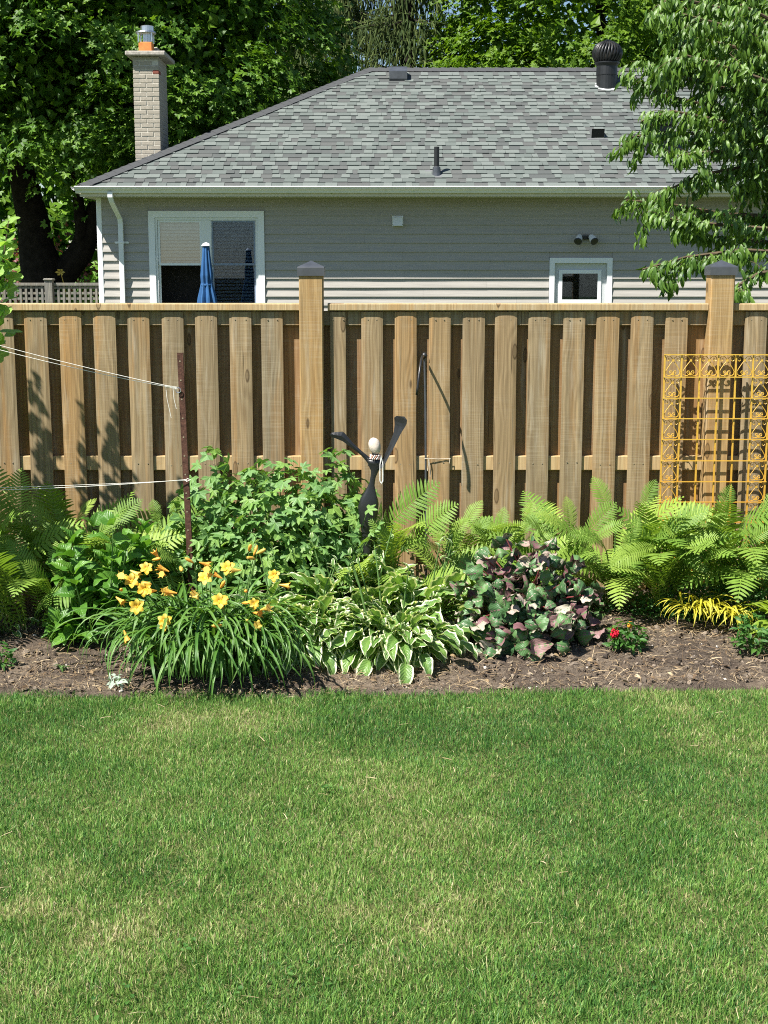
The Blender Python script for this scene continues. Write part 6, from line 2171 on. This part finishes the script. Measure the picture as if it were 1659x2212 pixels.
for bi, br in enumerate(brs_):
    Yb = 12.6 + rs.uniform(-.5, 1.2)
    pts = [P(u, v, Yb + .35 * (1 - i / 3)) for i, (u, v) in enumerate(br)]
    root = Vector((5.45, 13.8, min(5.6, max(1.7, pts[0].z))))
    poly = [root] + pts
    rad_ = [.028 * (1 - .8 * i / (len(poly) - 1)) + .003 for i in range(len(poly))]
    MB().tube(poly, rad_, 6).build('branch', M['twig'], ch, off=c)
    seg = [(poly[i], poly[i + 1]) for i in range(1, len(poly) - 1)]
    main = list(seg)
    for q_ in range(9):
        a, b = main[int(rs.integers(1, len(main)))] if len(main) > 1 else main[0]
        st_ = a.lerp(b, rs.random())
        bd = (b - a).normalized()
        dv = (bd * rs.uniform(.3, 1.0) + Vector((rs.normal() * .25, rs.normal() * .5, rs.uniform(-.75, .55)))).normalized()
        ln_ = rs.uniform(.14, .36)
        e_ = st_ + dv * ln_ + Vector((0, 0, -.05))
        tw_.tube([st_, st_.lerp(e_, .5) + Vector((0, 0, .02)), e_], [.004, .003, .0015], 4)
        seg.append((st_, e_))
    tot = sum((b - a).length for a, b in seg)
    nl = int(tot / .0078)
    for k in range(nl):
        t = rs.random() * tot
        for a, b in seg:
            L_ = (b - a).length
            if t <= L_:
                break
            t -= L_
        fr = min(1, t / L_)
        p = a.lerp(b, fr)
        tipf = max(0, 1 - abs((p - poly[-1]).length) / (tot + .01))
        sp2 = .015 + .035 * (1 - tipf) * rs.random() + .02 * rs.random()
        off = np.array([rs.normal() * sp2, rs.normal() * (sp2 + .05), rs.normal() * sp2 * .7])
        bd = np.array((b - a).normalized())
        d = bd * rs.uniform(.1, .8) + np.array([rs.normal() * .34, rs.normal() * .28 - .08, -rs.uniform(.6, 1.5)])
        pos.append(np.array(p) + off)
        dr.append(d)
        nr.append(np.array([-.35, -.7, .6]) + bd * .2 + rs.normal(size=3) * .65)
tag(tw_.build('twigs', M['twig'], ch, off=c), kind='stuff')
# thick shaded foliage toward the trunk
for k in range(3800):
    u = 1500 + 330 * rs.random() ** .7
    lo = -60
    v = rs.uniform(-60, 400)
    if u < 1570 and rs.random() < .45:
        continue
    if u < 1600 and v > 330 and rs.random() < .6:
        continue
    p = P(u, v, rs.uniform(12.9, 14.4))
    pos.append(np.array(p))
    dr.append(np.array([-.3 + rs.normal() * .5, rs.normal() * .5, -rs.uniform(.3, 1.3)]))
    nr.append(np.array([-.3, -.6, .7]) + rs.normal(size=3) * .5)
pos, dr, nr = np.array(pos), np.array(dr), np.array(nr)
rot = frames(dr, nr)
order = np.argsort(pos[:, 1])
inview = [i for i in order if abs(P(1659, 300, pos[i, 1]).x) > pos[i, 0]]
single = set(inview[:300])
copies(ch, 'leaf', CHM, [(mtx(rot[i], pos[i], rs.uniform(.85, 1.15)), int(rs.integers(3))) for i in inview[:300]], c)
rest_i = np.array([i for i in range(len(pos)) if i not in single])
mb = MB()
wh = rs.integers(3, size=len(rest_i))
for w in range(3):
    ii = rest_i[wh == w]
    mb.many(CH[w], pos[ii], rot[ii], rs.uniform(.6, 1.2, len(ii)), rs.random(len(ii)))
tag(mb.build('crown', M['cherry'], ch, off=c, smooth=True), kind='stuff')

# ------------------------------------------------------------------ the far yard at the left
YL = 22.6
lat = thing('lattice_fence', (P(110, 630, YL).x, YL, 0), 'weathered grey fence topped with square lattice left of the house', 'fence')
x0, x1 = P(-300, 620, YL).x, XL - .03
zt = P(100, 611, YL).z
xp = P(107, 630, YL).x
MB().xbox(x0, xp - .07, YL - .03, YL + .03, zt - .045, zt, .004).build('rail', M['old_wood'], lat)
MB().xbox(xp + .07, x1, YL - .03, YL + .03, zt - .045, zt, .004).build('rail', M['old_wood'], lat)
MB().bbox(xp - .062, xp + .062, YL - .06, YL + .06, -.05, zt + .03, .006).build('post', M['old_wood'], lat)
MB().bbox(xp - .08, xp + .08, YL - .08, YL + .08, zt + .032, zt + .07, .015).build('post_cap', M['old_wood'], lat)
z = zt - .075
while z > zt - .52:
    MB().box(x0, x1, YL + .001, YL + .008, z - .018, z + .018).build('slat', M['old_wood'], lat)
    z -= .085
xx = x0 + .04
while xx < x1:
    MB().box(xx - .018, xx + .018, YL - .008, YL - .001, zt - .52, zt - .047).build('slat', M['old_wood'], lat)
    xx += .085
MB().box(x0, x1, YL - .01, YL + .012, -.05, zt - .522).build('lower_panel', M['old_wood'], lat)

def far_bush(name, cx, cy, z0, rx, ry, h, n, m_, size, seed, label, cat, tpl=None, group='shrubs in the far yard'):
    c = (cx, cy, z0)
    t_ = thing(name, c, label, cat, group)
    mb = MB()
    rs = np.random.default_rng(seed)
    q = unit(rs.normal(size=(n, 3)))
    q[:, 2] = np.abs(q[:, 2])
    k = rs.uniform(.55, 1.03, (n, 1))
    pp = np.array(c) + q * k * np.array([rx, ry, h])
    mb.many(tpl or MT[0], pp, frames(rs.normal(size=(n, 3)) + np.array([0, -.3, -.4]), q + np.array([0, 0, .6]) + rs.normal(size=(n, 3)) * .5), rs.uniform(.7, 1.2, n) * size, rs.random(n))
    tag(mb.build('foliage', m_, t_, off=c), kind='stuff')
    MB().tube([(cx, cy, z0 - .1), (cx, cy, z0 + h * .6)], [.05, .02], 6).build('stem', M['bark'], t_, off=c)
    return t_
ov = blade(1.0, .5, ovate, 3, (-1, 0, 1), .3, .1, -.4)
pR = P(105, 545, 31)
far_bush('red_maple_shrub', pR.x, 31.5, .2, 1.5, 1.1, 2.9, 900, M['red_leaf'], .075, 501, 'dark red leaved shrub seen between the maple limbs', 'shrub')
pG = P(130, 575, 30)
far_bush('green_shrub', pG.x, 30.0, 0, 1.3, .9, 2.25, 700, M['small_green'], .11, 502, 'green shrub below the red leaved one beyond the lattice', 'shrub', ov)
pL = P(205, 593, 27)
far_bush('lime_shrub', pL.x - .05, 27.5, 0, .42, .42, 2.35, 420, M['lime'], .07, 503, 'yellow green shrub against the house corner beyond the lattice', 'shrub', ov)
pg = P(150, 590, 24.5)
bg_ = thing('orange_daylily', (pg.x, 24.6, 0), 'far daylily clump with one orange bloom behind the lattice', 'daylily')
itm = rosette((pg.x, 24.6, 1.15), 46, 510, len(DL), .10, 1.15, 1.6, .2)
copies(bg_, 'leaf', DL, itm, (pg.x, 24.6, 0))
MB().lathe([(.27, 0), (.30, .3), (.33, 1.15), (.30, 1.16)], 16, (pg.x, 24.6, 0)).build('planter', M['old_wood'], bg_)
po_ = P(131, 588, 24.3)
mb = MB()
for k in range(6):
    a = k * math.pi / 3
    mb.add([(po_.x, 24.3, po_.z), (po_.x + .06 * math.cos(a - .4), 24.27, po_.z + .05 * math.sin(a - .4)), (po_.x + .085 * math.cos(a), 24.25, po_.z + .06 * math.sin(a)), (po_.x + .06 * math.cos(a + .4), 24.27, po_.z + .05 * math.sin(a + .4))], [(0, 1, 2, 3)])
mb.tube([(po_.x, 24.3, po_.z), (pg.x, 24.5, 1.3)], [.006, .008], 5)
mb.build('flower', M['orange'], bg_)
# hedge-like woods that close the view behind everything
rs = np.random.default_rng(600)
mb = MB()
n = 26000
x = rs.uniform(-22, 16, n)
zz = rs.uniform(-.1, 1, n) ** 1.0 * (5.2 + 1.2 * vnoise(x + 40, x * 0 + 3, .35, 9))
zz = np.where((x > -2.8), zz * .98, zz * 1.25)
y = 41 + rs.normal(size=n) * .8
mb.many(MT[0], np.stack([x, y, zz], 1), frames(rs.normal(size=(n, 3)), rs.normal(size=(n, 3)) + np.array([0, -.8, .8])), rs.uniform(.22, .40, n), rs.random(n))
o = mb.build('distant_woods', M['maple'])
tag(o, kind='stuff')
